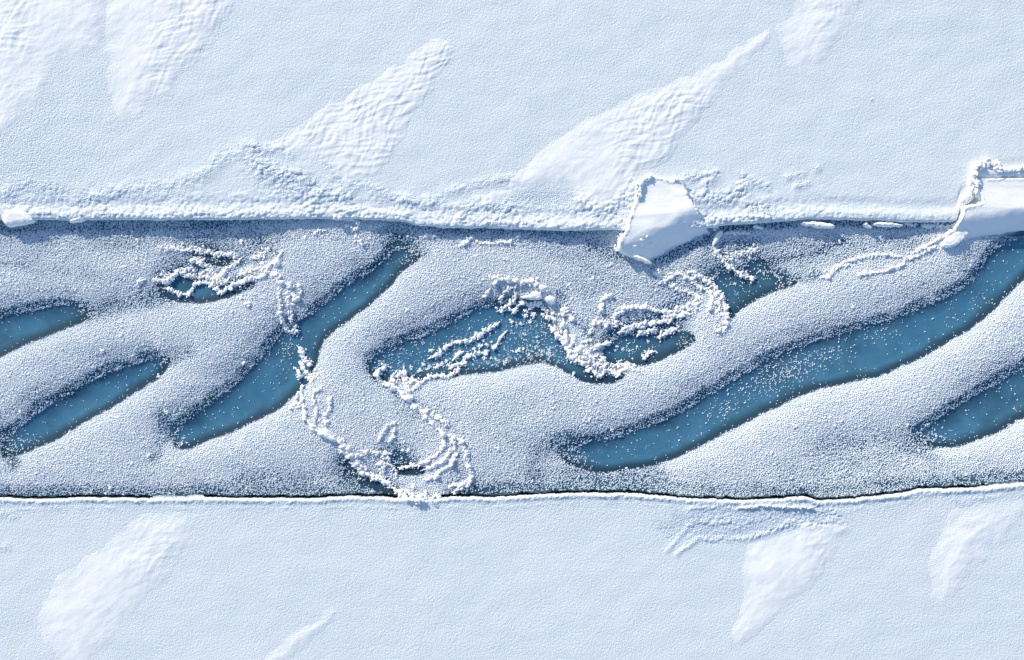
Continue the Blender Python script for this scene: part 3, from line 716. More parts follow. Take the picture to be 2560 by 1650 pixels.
ridge([('E', [(590, 215), (570, 180), (600, 140), (690, 130), (780, 105)], 4.5, 2.5), ('E', [(480, 170), (520, 130), (560, 110)], 4.2, 3.5), ('E', [(490, 230), (570, 200)], 3.6, 3)], 'crooked branch of snow lumps reaching into the central pool from its lower shore', 15)
ridge([('D', [(905, 1155), (850, 1190), (780, 1240), (700, 1275), (650, 1325), (600, 1310)], 4.2, 3), ('D', [(560, 1310), (480, 1340), (400, 1390)], 3.6, 2.6), ('D', [(370, 1400), (380, 1440), (330, 1460), (280, 1475)], 4.6, 2.5)],
      'diagonal string of frost clumps afloat across the upper middle of the central pool', 16)
ridge([('D', [(990, 1225), (940, 1280), (910, 1340), (880, 1390)], 4.2, 2.0)], 'short upright string of frost clumps near the centre of the central pool', 17)
ridge([('D', [(880, 755), (940, 738), (1040, 745)], 5, 2.0), ('D', [(1040, 760), (1120, 765), (1250, 765)], 6, 3.0), ('D', [(1250, 770), (1290, 800), (1340, 810), (1385, 845)], 6, 3.0), ('D', [(860, 730), (920, 715)], 3, 4)],
      'white arched snow ridge over the top of the central pool', 18, lift=.02)
ridge([('D', [(1080, 800), (1000, 840), (950, 900), (940, 950)], 3.4, 1.5), ('D', [(830, 840), (790, 910)], 3, 2)], 'faint thin snow ridge curving down under the left end of the white arch', 19)
ridge([('D', [(1070, 860), (1080, 920), (1050, 960), (970, 1010), (930, 1035)], 5, 2.5), ('D', [(1000, 1025), (1070, 1020), (1130, 970)], 4.4, 2.5), ('D', [(1130, 960), (1230, 975), (1330, 965)], 4.4, 4)], 'lumpy snow bank hanging under the white arch at the edge of the blue pool', 20)
ridge([('D', [(1330, 990), (1370, 1050), (1390, 1120)], 4, 4), ('D', [(1400, 1170), (1450, 1220), (1500, 1290), (1540, 1350), (1570, 1420)], 4.8, 2.2), ('D', [(1430, 1060), (1440, 1130)], 3.5, 4)], 'narrow snow ridge descending the right shore of the central pool', 21)
ridge([('D', [(1490, 1010), (1520, 1060), (1590, 1080), (1630, 1120)], 5.6, 4), ('D', [(1535, 1140), (1545, 1200), (1550, 1290), (1570, 1380), (1600, 1450), (1640, 1494)], 6.4, 4), ('D', [(1600, 1270), (1640, 1350), (1680, 1420), (1720, 1470)], 5, 6), ('D', [(1540, 990), (1560, 1020)], 4, 3)],
      'massive clumpy snow ridge right of the central pool, thickest half way down', 22)
ridge([('E', [(1480, 20), (1530, 120), (1580, 165), (1640, 210)], 6.0, 3.5), ('E', [(1640, 200), (1680, 240)], 7.0, 5), ('E', [(1680, 240), (1730, 270), (1765, 315), (1800, 325), (1835, 280), (1880, 270), (1930, 310), (1970, 312)], 4.8, 2.0), ('E', [(1620, 60), (1680, 120), (1740, 190), (1800, 220)], 4, 8), ('E', [(1800, 150), (1840, 200), (1820, 240)], 4.5, 5)],
      'snow ridge rounding the lowest corner between the two dark pools', 23)
ridge([('E', [(1960, 290), (2000, 260), (2060, 250), (2130, 275)], 4, 4), ('E', [(1900, 240), (2000, 220), (2080, 215)], 3.6, 4), ('E', [(2190, 170), (2230, 110), (2280, 100)], 4, 4)], 'ragged snow edge along the lower shore of the small dark pool', 24)
ridge([('D', [(1950, 895), (1890, 940), (1865, 1010), (1900, 1050)], 4.8, 3.5), ('D', [(1990, 1100), (2030, 1080)], 5.5, 4)], 'upright clump of snow lumps standing on grey frost right of the clumpy ridge', 25)
ridge([('D', [(2020, 1070), (2100, 1020), (2200, 1000), (2300, 1000)], 4.6, 2.5), ('F', [(150, 1280), (230, 1268), (320, 1250), (400, 1262), (480, 1290), (560, 1300), (640, 1312), (710, 1270), (790, 1240), (850, 1170)], 4.6, 3.0)],
      'topmost curved snow ridge of the swirl, bending up to the right', 26)
ridge([('D', [(1800, 1150), (1870, 1130), (1950, 1150), (2050, 1160)], 4, 5), ('D', [(2080, 1200), (2150, 1195), (2220, 1160), (2290, 1175)], 4, 3.5), ('F', [(560, 1340), (680, 1330), (760, 1290), (840, 1240), (880, 1180)], 4, 5), ('D', [(1770, 1240), (1810, 1185)], 4.5, 3)],
      'second snow ridge of the swirl, broken into small lumps', 27)
ridge([('F', [(170, 1475), (260, 1450), (350, 1405), (450, 1400), (540, 1380), (620, 1370)], 4.8, 2.5), ('F', [(330, 1500), (420, 1465), (500, 1440)], 4.5, 3), ('D', [(1830, 1390), (1900, 1350), (1970, 1330)], 5, 2.5), ('D', [(1740, 1325), (1790, 1300)], 4.5, 2), ('F', [(500, 1510), (600, 1480), (680, 1430)], 3.6, 5)],
      'lowest snow ridge of the swirl beside the small dark pool', 28)
ridge([('F', [(655, 975), (600, 1010), (560, 1030), (520, 1042)], 6, 2.0), ('F', [(470, 960), (530, 1000)], 3.5, 3)], 'short bright snow ridge below the tilted slab at the head of the swirl', 29)
ridge([('F', [(680, 965), (740, 1000), (800, 1040), (860, 1080), (930, 1120), (960, 1160), (960, 1230), (930, 1300)], 5, 3), ('F', [(610, 1080), (680, 1110), (760, 1130), (850, 1150)], 3.5, 4)], 'inner curved snow ridge of the swirl above the dark hollow', 30)
ridge([('F', [(770, 950), (840, 985), (900, 1020), (970, 1070), (1025, 1130), (1060, 1190), (1075, 1250), (1085, 1310), (1082, 1385)], 4.8, 4), ('F', [(1000, 1150), (1020, 1250), (1040, 1350)], 4, 7), ('F', [(1080, 1410), (1060, 1470), (980, 1440)], 4, 5)],
      'outer curved snow ridge closing the swirl on its right', 31)
ridge([('F', [(980, 740), (1000, 790), (1060, 850), (1090, 900), (1150, 930), (1200, 970), (1260, 990), (1330, 1010)], 4.4, 4), ('F', [(1080, 620), (1180, 622), (1290, 628)], 2.8, 2), ('F', [(1100, 830), (1240, 800), (1350, 760)], 2.8, 8)],
      'loose snow ridge running from the upright chip to the triangular pool', 32)
ridge([('H', [(1330, 610), (1250, 650), (1190, 690), (1130, 715), (1060, 755), (980, 800), (940, 820)], 4.4, 2), ('H', [(1310, 560), (1260, 600)], 5, 2)], 'snow ridge following the upper rim of the bluish tilted plate', 33)
ridge([('H', [(1100, 785), (1050, 800), (1000, 840), (930, 860), (860, 880), (848, 925), (780, 950), (680, 982), (580, 992), (480, 1010)], 4, 1.5)], 'lower thin snow ridge on the right, kinked at its middle and fading left', 34)
ridge([('H', [(830, 860), (740, 845), (640, 840), (560, 855), (480, 870), (400, 890), (340, 925)], 3.9, 1.8), ('H', [(340, 930), (280, 945), (262, 1000), (230, 1025), (170, 1025)], 3.9, 1.5), ('H', [(400, 920), (350, 935)], 3, 2)],
      'upper thin snow ridge on the right ending left in a hook over a black hole', 35)
ridge([('A', [(1560, 820), (1600, 850), (1660, 875), (1740, 880), (1775, 840), (1800, 785), (1850, 775), (1910, 770)], 4.4, 1.5), ('C', [(50, 770), (110, 800), (170, 850), (205, 870), (240, 830)], 3.6, 4)], 'white loop of frost around the small blue hole at left', 36)
ridge([('A', [(1270, 790), (1330, 740)], 4.2, 4), ('A', [(1440, 740), (1500, 760), (1580, 740), (1640, 660), (1700, 680), (1800, 715), (1880, 730)], 4.4, 4), ('A', [(1500, 700), (1560, 700)], 3.2, 5), ('A', [(1700, 640), (1780, 660)], 4, 5)],
      'crumbly snow ridge above the small blue hole at left', 37)
ridge([('A', [(1790, 560), (1860, 595), (1915, 625), (1960, 670)], 5.2, 2), ('A', [(1800, 545), (1880, 560)], 4, 3), ('A', [(1960, 620), (1980, 680), (2040, 720)], 4, 5)], 'stubby white snow ridge pointing down right in the left rubble field', 38)
ridge([('C', [(375, 550), (320, 590), (270, 630), (225, 670), (190, 700)], 6, 2.5)], 'stout slanting snow ridge in the middle of the left rubble field', 39)
ridge([('C', [(0, 455), (80, 480), (200, 505), (340, 520)], 4, 4), ('A', [(1480, 440), (1650, 455), (1800, 460), (1900, 475)], 2.9, 6), ('C', [(480, 540), (560, 510), (640, 450)], 3, 6)], 'soft low snow ridge along the top of the left rubble field', 40)
ridge([('C', [(640, 650), (610, 690), (560, 725), (480, 740), (400, 755), (320, 785), (240, 825)], 5.2, 2.5), ('C', [(360, 690), (500, 650), (600, 620)], 3.6, 7), ('C', [(0, 700), (60, 720), (150, 760), (260, 760)], 4.4, 6), ('C', [(640, 640), (620, 680)], 7, 2)],
      'bright snow ridge along the lower right side of the left rubble field', 41)
ridge([('C', [(665, 680), (700, 720), (740, 760), (770, 795)], 5.4, 2), ('C', [(700, 680), (760, 715)], 4.6, 2.5), ('C', [(800, 785), (860, 815)], 4, 3), ('C', [(850, 880), (910, 920)], 4.4, 2)], 'short snow ridge descending to the right from the peak of the left rubble field', 42)
ridge([('C', [(735, 830), (740, 930), (740, 1010), (745, 1080), (775, 1150)], 3.6, 3), ('C', [(820, 880), (830, 960), (845, 1030), (850, 1130)], 3.8, 4), ('C', [(780, 1160), (810, 1220), (870, 1250), (890, 1180)], 3.4, 5), ('C', [(930, 800), (940, 870)], 3, 3)],
      'scattered upright snow ridge crossing the pale band above the long blue slot', 43)
ridge([('C', [(770, 480), (745, 520), (720, 550)], 4, 2), ('C', [(710, 590), (712, 592)], 7.5, 1)], 'small comma-shaped snow ridge right of the left rubble field', 44)
ridge([('B', [(915, 65), (935, 120), (960, 180), (1015, 235)], 6, 2.5), ('B', [(935, 215), (960, 275), (1000, 330)], 5.4, 2.0), ('B', [(875, 260), (905, 300), (925, 345)], 6, 2.5)], 'three fat rolls of snow lying across the long blue slot', 45)
ridge([('C', [(1240, 178), (1330, 178), (1440, 190), (1475, 225)], 4.6, 2), ('C', [(1380, 245), (1450, 275), (1480, 240)], 4, 4), ('C', [(1080, 300), (1180, 278)], 3.2, 2)], 'curled snow ridge hanging from the upper floe edge left of the middle', 46)
ridge([('C', [(1465, 335), (1490, 375), (1530, 420)], 4.2, 1.5)], 'tiny slanting snow ridge under the curled ridge of the floe edge', 47)
ridge([('C', [(2060, 345), (2130, 335), (2210, 335)], 4, 1.2)], 'little level row of snow lumps right under the upper floe edge', 48)
ridge([('D', [(550, 435), (600, 405), (635, 380), (680, 340)], 4.6, 2)], 'short rising snow ridge under the middle of the upper floe edge', 49)
ridge([('D', [(700, 360), (740, 400), (880, 412), (940, 388), (1000, 400), (1055, 365), (1110, 342)], 3.4, 1.2)], 'wavy thin snow ridge below the upper floe edge left of the tilted slab', 50)
ridge([('H', [(1000, 610), (1100, 600), (1160, 615), (1240, 600)], 3.4, 3.5), ('H', [(870, 590), (950, 600)], 2.6, 3)], 'small broken snow ridge under the floe edge at far right', 51)
ridge([('F', [(310, 215), (330, 270), (305, 290), (330, 330), (350, 200), (400, 160), (430, 145)], 5.5, 2), ('F', [(640, 170), (690, 185)], 5, 2)], 'beaded snow ridge on the upper left rim of the big tilted slab', 52, lift=.10)
ridge([('F', [(215, 620), (170, 670), (155, 740), (170, 780), (230, 815)], 5, 2.0)], 'rounded snow beads along the lower left rim of the big tilted slab', 53, lift=.04)
ridge([('H', [(1400, 200), (1400, 150), (1440, 120), (1500, 95), (1570, 110), (1610, 150), (1650, 165)], 6.2, 4), ('H', [(1650, 160), (1740, 150), (1900, 145)], 4, 1.5)], 'puffy snow ridge capping the narrow slab at the right edge', 54, lift=.10)
ridge([('H', [(1375, 240), (1380, 290), (1410, 330), (1440, 360)], 5.5, 3), ('H', [(1420, 240), (1430, 300)], 5, 3), ('H', [(1310, 460), (1310, 540), (1290, 590)], 5, 1.5), ('H', [(1330, 450), (1440, 440), (1490, 410)], 4, 1.2)], 'white snow ridge on the broken left rim of the plate at the right edge', 55, lift=.10)
for i, (lb, st) in enumerate([
    ('row of tiny snow lumps along the bright rim behind the black crack', [('K', [(480, 185), (640, 165), (800, 175), (960, 180)], 2.6, 1)]),
]): ridge(st, lb, 80 + i, big=False)

# ------------------------------------------------------------------ slabs
def slab(sheet, pts, z0, thick, label, dome=.02, seed=0, step=1.5, zf=None, name="ice_plate", cat="ice slab", group='slabs of broken ice', warp=(2.5, 14.0), lump=.012, pad=1.6, wall=2.2):
    poly = smooth_poly(T(sheet, pts), 1)
    cx = np.mean([p[0] for p in poly]); cy = np.mean([p[1] for p in poly])
    base = float(place_z(cx, cy)[0]) if z0 is None else z0
    def f(px, py, d):
        if zf is None: top = base + thick + dome * sstep(0, 14, -d) + 0.006 * fbm(px / 18, py / 18, 2, seed + 3)
        else: top = zf(px, py, d)
        rim = lump * np.exp(-((-d - 4) / 5) ** 2) * domes(px / 9, py / 9, seed + 4) * 1.3
        e = sstep(-wall, .8, d)
        z = (top + rim) * (1 - e) + (base - .05 if zf is None else np.minimum(top - .25, -.05)) * e
        z = z - 0.012 * sstep(-6, -1, d) * (1 - e) + 0.0025 * fbm(px / 5.5, py / 5.5, 2, seed + 6, .7)
        return z, dict(fresh=np.full(px.shape, 1.), grain=np.full(px.shape, 1.2))
    o = patch(name, poly, step, f, M_SNOW, pad=pad, warp=warp, seed=seed)
    tag(o, label, cat, group)
    return o
def z_big(px, py, d):
    # rears up out of the channel, crest near y=535, dips to the lower right
    t = py + (px - 1660) * .10
    rise = np.interp(t, [430, 470, 500, 535, 570, 600, 630, 660], [.190, .198, .222, .262, .262, .238, .20, .155])
    rise = rise + .025 * sstep(1700, 1570, px) * sstep(520, 600, py) + .012 * fbm(px / 50, py / 30, 2, 505)
    s = (px - 1640) * .447 + (py - 640) * .894 + 5 * fbm(px / 40, py / 40, 2, 507)   # distance past the line where it sinks into the frost
    q = sstep(-70, 24, s)
    return rise * (1 - q) + q * (chan_z(px, py) - .035)
slab('F', [(430, 138), (380, 180), (310, 215), (300, 290), (290, 360), (260, 430), (225, 540), (215, 620), (168, 660), (150, 740), (165, 785), (220, 815), (300, 850), (400, 885), (470, 905), (560, 925), (700, 890), (860, 790), (960, 720), (975, 640), (890, 550), (860, 470), (800, 380), (755, 320), (730, 250), (690, 190), (650, 160), (600, 178), (550, 160), (470, 150)],
     0, 0, 'big tilted ice slab thrust over the upper floe edge right of the middle', zf=z_big, seed=500, step=1.5, lump=.022, warp=(3.5, 14.0))
def z_plate(px, py, d):
    t = py - (px - 2460) * .05
    s = (py - (606 - (px - 2380) * .16)) + 5 * fbm(px / 40, py / 40, 2, 517); q = sstep(-62, 14, s)
    r = np.interp(t, [440, 470, 500, 520, 560, 600, 640, 680], [.190, .202, .235, .252, .236, .205, .18, .15])
    r = r * (1 - q) + q * (chan_z(px, py) - .035)
    return r + .01 * fbm(px / 60, py / 40, 2, 515)
slab('H', [(1355, 225), (1365, 280), (1370, 325), (1410, 345), (1440, 380), (1462, 402), (1450, 425), (1340, 445), (1300, 470), (1298, 540), (1255, 600), (1250, 650), (1300, 700), (1420, 780), (1700, 760), (2500, 640), (2500, 205), (1835, 213), (1400, 220)],
     0, 0, 'wide snow-covered plate of ice overriding the upper floe at the right edge', zf=z_plate, seed=520, step=1.7, lump=.016)
slab('H', [(1395, 213), (1388, 180), (1395, 130), (1500, 85), (1580, 110), (1630, 155), (1835, 140), (2400, 120), (2400, 205), (1835, 208)], .09, .09, 'narrow snow slab lying above the wide plate at the right edge', seed=530, dome=.03)
slab('A', [(30, 165), (60, 110), (140, 80), (220, 85), (280, 120), (330, 170), (345, 215), (200, 240), (90, 262), (50, 220)], .06, .10, 'smooth white ice slab on the upper floe edge at far left', seed=540, dome=.04)
slab('A', [(655, 203), (700, 170), (770, 152), (815, 172), (800, 197), (720, 212), (660, 214)], .06, .08, 'small smooth white ice slab at the floe edge, right of the far left slab', seed=550, dome=.03)
slab('B', [(1092, 868), (1130, 828), (1190, 826), (1245, 880), (1295, 945), (1240, 955), (1160, 912), (1105, 892)], None, .10, 'smooth white ice slab in the left ridge of the lobe', seed=560, dome=.04)
slab('B', [(872, 560), (900, 478), (925, 488), (938, 555)], None, .09, 'small pointed ice slab at the lower shore of the long blue slot', seed=570, dome=.02)
slab('D', [(1100, 905), (1160, 892), (1215, 880), (1230, 850), (1290, 848), (1330, 875), (1325, 930), (1240, 935), (1170, 925)], None, .11, 'bright ice slab with a stepped top under the white arch', seed=580, dome=.03)
slab('D', [(1345, 905), (1400, 885), (1445, 905), (1460, 950), (1430, 980), (1370, 968)], None, .12, 'roundish white ice slab right of the stepped slab at the arch', seed=590, dome=.04)
slab('F', [(1708, 535), (1800, 522), (1900, 530), (1980, 545), (2022, 570), (1960, 588), (1880, 586), (1800, 568), (1725, 560)], .05, .05, 'long thin white ice slab below the upper floe edge, right of the tilted slab', seed=600, dome=.02, warp=(3.2, 11.))
slab('F', [(958, 720), (975, 660), (1010, 605), (1050, 598), (1060, 622), (1022, 690), (975, 748)], None, .09, 'upright white ice chip just right of the big tilted slab', seed=610, dome=.02, warp=(3.2, 11.))
slab('F', [(1298, 562), (1340, 545), (1380, 558), (1412, 578), (1390, 592), (1335, 588)], None, .06, 'small white ice slab between the upright chip and the long thin slab', seed=620, dome=.02)
slab('F', [(262, 815), (330, 812), (400, 845), (445, 882), (430, 893), (360, 872), (300, 848)], .06, .08, 'bright sliver of ice along the foot of the big tilted slab', seed=630, dome=.02, warp=(3.2, 11.))
slab('H', [(580, 592), (640, 570), (750, 578), (848, 595), (835, 613), (730, 616), (620, 607)], .05, .05, 'long thin white ice slab under the floe edge near the right plate', seed=640, dome=.02, warp=(3.2, 11.))
slab('H', [(508, 592), (540, 572), (562, 598), (592, 612), (580, 628), (530, 618)], .05, .05, 'small white ice slab touching the left end of the right-hand thin slab', seed=650, dome=.02, warp=(3.2, 11.))
slab('H', [(310, 715), (332, 703), (352, 748), (330, 757)], None, .06, 'tiny reddish-edged ice chip below the first long thin slab', seed=660, dome=.01, warp=(1., 9.)) ['label'] = 'tiny white ice chip below the first long thin slab'
slab('H', [(662, 842), (718, 820), (748, 838), (700, 862)], None, .06, 'small white ice slab set in the upper thin ridge on the right', seed=670, dome=.02, warp=(1., 9.))
slab('H', [(1150, 785), (1165, 725), (1240, 675), (1330, 615), (1387, 655), (1350, 712), (1290, 762), (1220, 787)], .02, .07, 'tilted bluish ice plate between the right ridge and the wide plate', seed=680, dome=.015)
slab('C', [(1915, 335), (1950, 320), (1962, 345), (1930, 352)], None, .05, 'tiny white ice chip left of the little level row under the floe edge', seed=690, dome=.01, warp=(1., 9.))
slab('D', [(818, 345), (840, 335), (858, 350), (835, 360)], None, .05, 'tiny white ice chip above the wavy thin ridge', seed=700, dome=.01, warp=(1., 9.))

# ------------------------------------------------------------------ single snow clumps
CLUMPS = [
    ("on frost at the channel's left end", 'A', [(1150, 628, 27), (1280, 370, 24), (1220, 300, 18), (690, 835, 20), (950, 1410, 24), (1195, 485, 15), (525, 455, 16), (580, 410, 14), (1780, 320, 16), (700, 290, 16), (430, 350, 12), (1040, 400, 14), (240, 605, 14), (1340, 410, 14)]),
    ('on the lower left frost bands', 'A2', [(182, 675, 20), (1465, 345, 26), (1385, 1085, 22), (1230, 1150, 20), (925, 1130, 18), (1030, 1380, 26), (985, 1435, 14), (1545, 670, 24), (2085, 930, 20), (1690, 970, 16), (1575, 1435, 14), (90, 1140, 14), (150, 1170, 14), (375, 465, 14), (2160, 1075, 16), (1455, 1190, 14)]),
    ('on the frost below the long blue slot', 'B', [(215, 930, 22), (165, 940, 14), (300, 1075, 20), (1630, 690, 18), (400, 215, 26)]),
    ('inside the lobe', 'B', [(1985, 625, 26), (1890, 1030, 22), (1945, 1032, 26), (1850, 785, 18), (2000, 1372, 26), (1880, 1105, 14), (1535, 1240, 14)]),
    ('beside the long diagonal ridge', 'B', [(2310, 765, 24), (2225, 718, 26), (2195, 820, 18)]),
    ("on the pale band left of the long slot", 'C', [(370, 905, 28), (455, 985, 36), (300, 1040, 20), (235, 940, 15), (520, 880, 18)]),
    ('near the left rubble field', 'C', [(575, 585, 18), (690, 500, 16), (770, 612, 20), (375, 385, 26), (400, 350, 18), (865, 345, 20), (985, 350, 22), (1145, 345, 18), (1255, 395, 12), (865, 425, 12)]),
    ('under the upper floe edge', 'C', [(1577, 355, 20), (1775, 320, 20), (1600, 245, 20), (1640, 250, 16)]),
    ('on the pale band over the central pool', 'C', [(1930, 1025, 20), (1450, 1340, 16)]),
    ("between the arch and tilted slab", 'D', [(1375, 665, 16), (1455, 715, 14), (1355, 355, 14), (60, 1025, 22), (710, 530, 22), (1580, 800, 20), (1550, 775, 14), (1805, 730, 20), (1600, 830, 14), (2380, 675, 16)]),
    ("on the frost plain right of the lobe", 'E', [(705, 545, 18), (875, 965, 26), (1110, 1065, 16), (1695, 710, 18), (2160, 680, 16), (1200, 800, 14), (1555, 300, 20), (1290, 850, 12), (440, 680, 14), (1900, 805, 16)]),
    ('near the foot of the lobe', 'E', [(125, 1315, 26), (485, 1290, 18), (440, 1310, 16)]),
    ('beside the big tilted slab', 'F', [(980, 578, 27)]),
    ('on the pale band right of the swirl', 'F', [(1535, 1298, 18), (1640, 1255, 14), (2165, 1258, 18)]),
    ('on top of the big tilted slab', 'F', [(345, 690, 16), (395, 660, 12), (290, 740, 14), (430, 720, 12), (360, 720, 10)]),
    ('on the frost above the long right slot', 'G', [(105, 795, 15), (360, 665, 12)]),
    ('on the frost below the long right slot', 'G', [(1705, 762, 24), (1885, 845, 15), (1500, 985, 18), (1855, 1000, 15), (1230, 1045, 15), (1020, 1030, 15), (2055, 745, 18), (235, 1130, 12), (1600, 920, 12), (1525, 1085, 14)]),
    ('at the lower right of the channel', 'I', [(135, 845, 15), (105, 1000, 14), (540, 705, 15), (945, 750, 20), (1053, 970, 18), (485, 1000, 14), (1160, 220, 18), (810, 795, 12), (665, 945, 12), (565, 1085, 14)]),
    ('on the frost right of the kinked thin ridge', 'H', [(435, 1270, 17), (1290, 970, 14), (1265, 968, 10), (570, 775, 12), (1415, 890, 14), (1435, 830, 12)]),
    ('on the open upper snow field', 'O', [(715, 703, 7), (1662, 352, 7)]),
]
CR = np.random.default_rng(77)
def cluster_mesh(name, rng, n=7, mat=M_CLUMP):
    items = [(0, 0, .1, .75)]
    for k in range(n):
        a = rng.random() * 6.28; q = .45 + .45 * rng.random()
        items.append((math.cos(a) * q, math.sin(a) * q, .05 + .2 * rng.random(), .25 + .3 * rng.random()))
    return lumps_mesh(name, items, mat, rng, .8)
CL_MESH = [cluster_mesh("snow_clump", CR) for _ in range(7)]
FF_MESH = [cluster_mesh("frost_flower", CR, 9) for _ in range(7)]
ORD = ['leftmost', 'second from left', 'third from left', 'fourth from left', 'fifth from left', 'sixth from left', 'seventh from left', 'eighth from left', 'ninth from left', 'tenth from left',
       'eleventh from left', 'twelfth from left', 'thirteenth from left', 'fourteenth from left', 'fifteenth from left', 'rightmost']
for where, sheet, pts in CLUMPS:
    s = SH[sheet][2]
    order = sorted(range(len(pts)), key=lambda i: pts[i][0]); rank = {pts[i]: ORD[k] if k < len(pts) - 1 or k == 0 else 'rightmost' for k, i in enumerate(order)}
    for (x, y, r) in pts:
        (px, py), = T(sheet, [(x, y)])
        o = link("snow_clump", CL_MESH[CR.integers(7)])
        z = float(place_z(px, py)[0])
        if 'top of' in where: z = float(z_big(np.array([px]), np.array([py]), 0)[0])
        q = r / s / 100
        o.location = (WX(px), WY(py), z + q * .1); o.rotation_euler = (0, 0, CR.random() * 6.28); o.scale = (q * 1.0, q * (.8 + .3 * CR.random()), q * .9)
        tag(o, ('round white snow clump ' + where + (', ' + rank[(x, y, r)] if len(pts) > 1 else '')), 'snow clump', 'snow clumps ' + where)
FLOWERS = [('D', [(1170, 1085, 26), (1210, 1130, 26), (1240, 1065, 26), (1245, 1095, 16), (1335, 1070, 22), (1215, 1000, 24), (1240, 1010, 16), (1175, 1032, 22), (1130, 1155, 20), (1045, 1140, 20), (1030, 1120, 14), (810, 1355, 22), (735, 1368, 22), (760, 1360, 18), (775, 1315, 18),
                  (850, 1325, 14), (690, 1390, 18), (275, 1410, 22), (300, 1405, 16), (1110, 1400, 22), (1090, 1415, 18), (960, 1065, 12), (900, 1010, 18), (840, 1245, 10), (1155, 1245, 12), (1030, 1300, 10), (1215, 1360, 12), (1285, 1320, 12), (1330, 1070, 12), (1400, 1400, 14), (1370, 1430, 12)]),
           ('E', [(445, 240, 26), (430, 225, 18), (415, 190, 20), (340, 235, 26), (370, 215, 20), (310, 250, 16), (265, 240, 20), (175, 275, 22), (95, 245, 20), (95, 265, 14), (205, 222, 20), (240, 265, 14), (250, 310, 14), (755, 165, 22), (855, 170, 12), (815, 160, 16), (955, 178, 14), (938, 210, 20), (590, 220, 26), (560, 220, 20),
                  (505, 270, 22), (1345, 120, 12), (1155, 130, 14), (1105, 80, 14), (1010, 100, 10), (530, 100, 14), (490, 160, 20), (40, 270, 18), (30, 310, 18)])]
for sheet, pts in FLOWERS:
    s = SH[sheet][2]
    for (x, y, r) in pts:
        (px, py), = T(sheet, [(x, y)])
        o = link("frost_flower", FF_MESH[CR.integers(7)]); q = r / s / 100
        o.location = (WX(px), WY(py), float(chan_z(px, py)) + q * .1); o.rotation_euler = (0, 0, CR.random() * 6.28); o.scale = (q, q * (.8 + .3 * CR.random()), q * .8)
        tag(o, 'white frost flower scattered over the central blue pool', 'frost flower', 'frost flowers on the central pool')
for sheet, pts in [('G', [(210, 80, 16), (155, 60, 14), (135, 95, 10), (260, 98, 10), (430, 15, 14), (535, 15, 10), (400, 105, 14), (440, 105, 16), (380, 140, 18), (290, 165, 10), (240, 205, 18), (215, 210, 12), (500, 110, 12)])]:
    s = SH[sheet][2]
    for (x, y, r) in pts:
        (px, py), = T(sheet, [(x, y)])
        o = link("frost_flower", FF_MESH[CR.integers(7)]); q = r / s / 100
        o.location = (WX(px), WY(py), float(chan_z(px, py)) + q * .1); o.rotation_euler = (0, 0, CR.random() * 6.28); o.scale = (q, q, q * .8)
        tag(o, 'white frost flower on the small dark pool below the swirl', 'frost flower', 'frost flowers on the small dark pool')

# ------------------------------------------------------------------ hoar frost crystals on the channel ice (uncountable)
GSP = 2.4
X = np.arange(-230, 2790, GSP); Y = np.arange(430, 1262, GSP)
cx, cy = np.meshgrid(X, Y)
cx = (cx + RNG.random(cx.shape) * GSP * 1.1).ravel(); cy = (cy + RNG.random(cy.shape) * GSP * 1.1).ravel()
gapb = 7.5 + 2.5 * perlin(cx / 12, cx * 0 + 7, 95)
inside = (cy > edge_u(cx) - 2) & (cy < edge_l(cx) - gapb)
inside &= ~((cx > 2395) & (cy < 590))
cx, cy = cx[inside], cy[inside]
jx = cx + 7 * fbm(cx / 11, cy / 11, 2, 305); jy = cy + 7 * fbm(cx / 11, cy / 11, 2, 307)
cvp = samp(COVER, jx, jy); spr = samp(SPR, cx, cy); hz = samp(HT, cx, cy); sdp = samp(SD, jx, jy)
coarse = np.clip(samp(blur(thin + .8 * lip, 8 / RS), cx, cy), 0, 1)
fr = fbm(cx / 9, cy / 9, 2, 301)
prob = np.clip(cvp * 1.0 + .30 * fr * (cvp < .8), 0, .94)
inslot = sdp < 1
cl = np.clip(fbm(cx / 9, cy / 9, 2, 303) * 2.6 + .35, 0, 1)
prob = np.where(inslot, np.maximum(prob * .5, spr * cl * 1.3) + .0003 * cl, np.maximum(prob, spr))
keep = RNG.random(len(cx)) < prob
cx, cy, hz, cvp, coarse, inslot = cx[keep], cy[keep], hz[keep], cvp[keep], coarse[keep], inslot[keep]
n = len(cx)
r = 0.67 * (1.75 + 0.9 * RNG.random(n) ** 2 + 0.5 * coarse) * np.where(RNG.random(n) < .012, 1.55, 1) * np.where(inslot, .62 + .35 * RNG.random(n), 1)
r = r * (0.86 + .25 * fbm(cx / 60, cy / 45, 2, 311) + .14)
V = np.stack([WX(cx), WY(cy), hz + r / 100 * (0.1 + .38 * RNG.random(n) * cvp)], 1)
me = bpy.data.meshes.new("frost_crystals")
me.vertices.add(n); me.vertices.foreach_set("co", V.astype(np.float32).ravel())
at = me.attributes.new("size", 'FLOAT_VECTOR', 'POINT')
sc = np.stack([r * (.85 + .35 * RNG.random(n)), r * (.85 + .35 * RNG.random(n)), r * (.75 + .5 * RNG.random(n))], 1) / 100
at.data.foreach_set("vector", sc.astype(np.float32).ravel())
at = me.attributes.new("tone", 'FLOAT', 'POINT')
tone = np.where(inslot, .95, np.clip(sstep(.15, 1.0, cvp) * .80 + .17 + .42 * coarse * (1 - cvp), 0, 1)) * (.94 + .12 * RNG.random(n))
at.data.foreach_set("value", np.clip(tone, 0, 1).astype(np.float32))
at = me.attributes.new("turn", 'FLOAT_VECTOR', 'POINT')
at.data.foreach_set("vector", (RNG.random((n, 3)) * [1.2, 1.2, 6.28]).astype(np.float32).ravel())
frost = link("frost_crystals", me)
tag(frost, 'grey-white hoar frost crystals covering the dark ice of the channel', 'hoar frost', None, 'stuff')
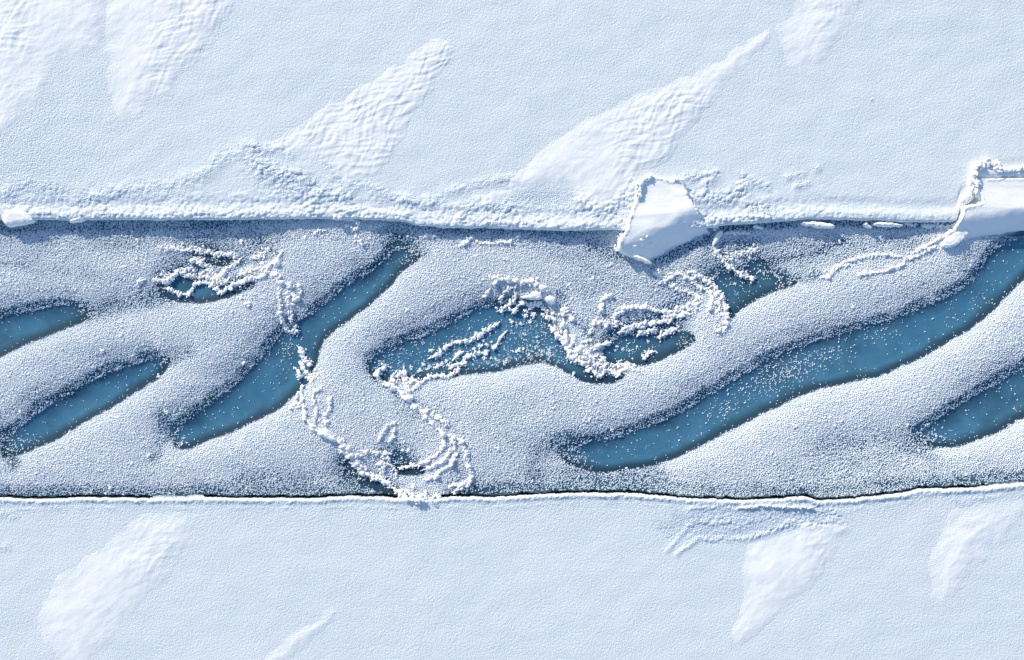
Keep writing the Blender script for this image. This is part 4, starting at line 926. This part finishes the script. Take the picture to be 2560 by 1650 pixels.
ng = bpy.data.node_groups.new("grow_frost", 'GeometryNodeTree')
ng.interface.new_socket("Geometry", in_out='INPUT', socket_type='NodeSocketGeometry')
ng.interface.new_socket("Geometry", in_out='OUTPUT', socket_type='NodeSocketGeometry')
gi = ng.nodes.new('NodeGroupInput'); go = ng.nodes.new('NodeGroupOutput')
ib = ng.nodes.new('GeometryNodeMeshIcoSphere'); ib.inputs['Radius'].default_value = 1; ib.inputs['Subdivisions'].default_value = 2
sp = ng.nodes.new('GeometryNodeSetPosition')
nt_ = ng.nodes.new('ShaderNodeTexNoise'); nt_.inputs['Scale'].default_value = 1.6
vm = ng.nodes.new('ShaderNodeVectorMath'); vm.operation = 'SUBTRACT'; vm.inputs[1].default_value = (.5, .5, .5)
vs = ng.nodes.new('ShaderNodeVectorMath'); vs.operation = 'SCALE'; vs.inputs['Scale'].default_value = 1.0
ng.links.new(nt_.outputs['Color'], vm.inputs[0]); ng.links.new(vm.outputs[0], vs.inputs[0]); ng.links.new(vs.outputs[0], sp.inputs['Offset'])
ng.links.new(ib.outputs['Mesh'], sp.inputs['Geometry'])
sm = ng.nodes.new('GeometryNodeSetMaterial'); sm.inputs['Material'].default_value = M_FROST
ss = ng.nodes.new('GeometryNodeSetShadeSmooth')
ng.links.new(sp.outputs[0], ss.inputs[0]); ng.links.new(ss.outputs[0], sm.inputs[0])
ip = ng.nodes.new('GeometryNodeInstanceOnPoints')
ng.links.new(gi.outputs[0], ip.inputs['Points']); ng.links.new(sm.outputs[0], ip.inputs['Instance'])
a1 = ng.nodes.new('GeometryNodeInputNamedAttribute'); a1.data_type = 'FLOAT_VECTOR'; a1.inputs['Name'].default_value = 'size'
a2 = ng.nodes.new('GeometryNodeInputNamedAttribute'); a2.data_type = 'FLOAT_VECTOR'; a2.inputs['Name'].default_value = 'turn'
e2r = ng.nodes.new('FunctionNodeEulerToRotation')
ng.links.new(a2.outputs['Attribute'], e2r.inputs[0])
ng.links.new(e2r.outputs[0], ip.inputs['Rotation']); ng.links.new(a1.outputs['Attribute'], ip.inputs['Scale'])
ng.links.new(ip.outputs[0], go.inputs[0])
md = frost.modifiers.new("grow", 'NODES'); md.node_group = ng
print("frost crystals", n)
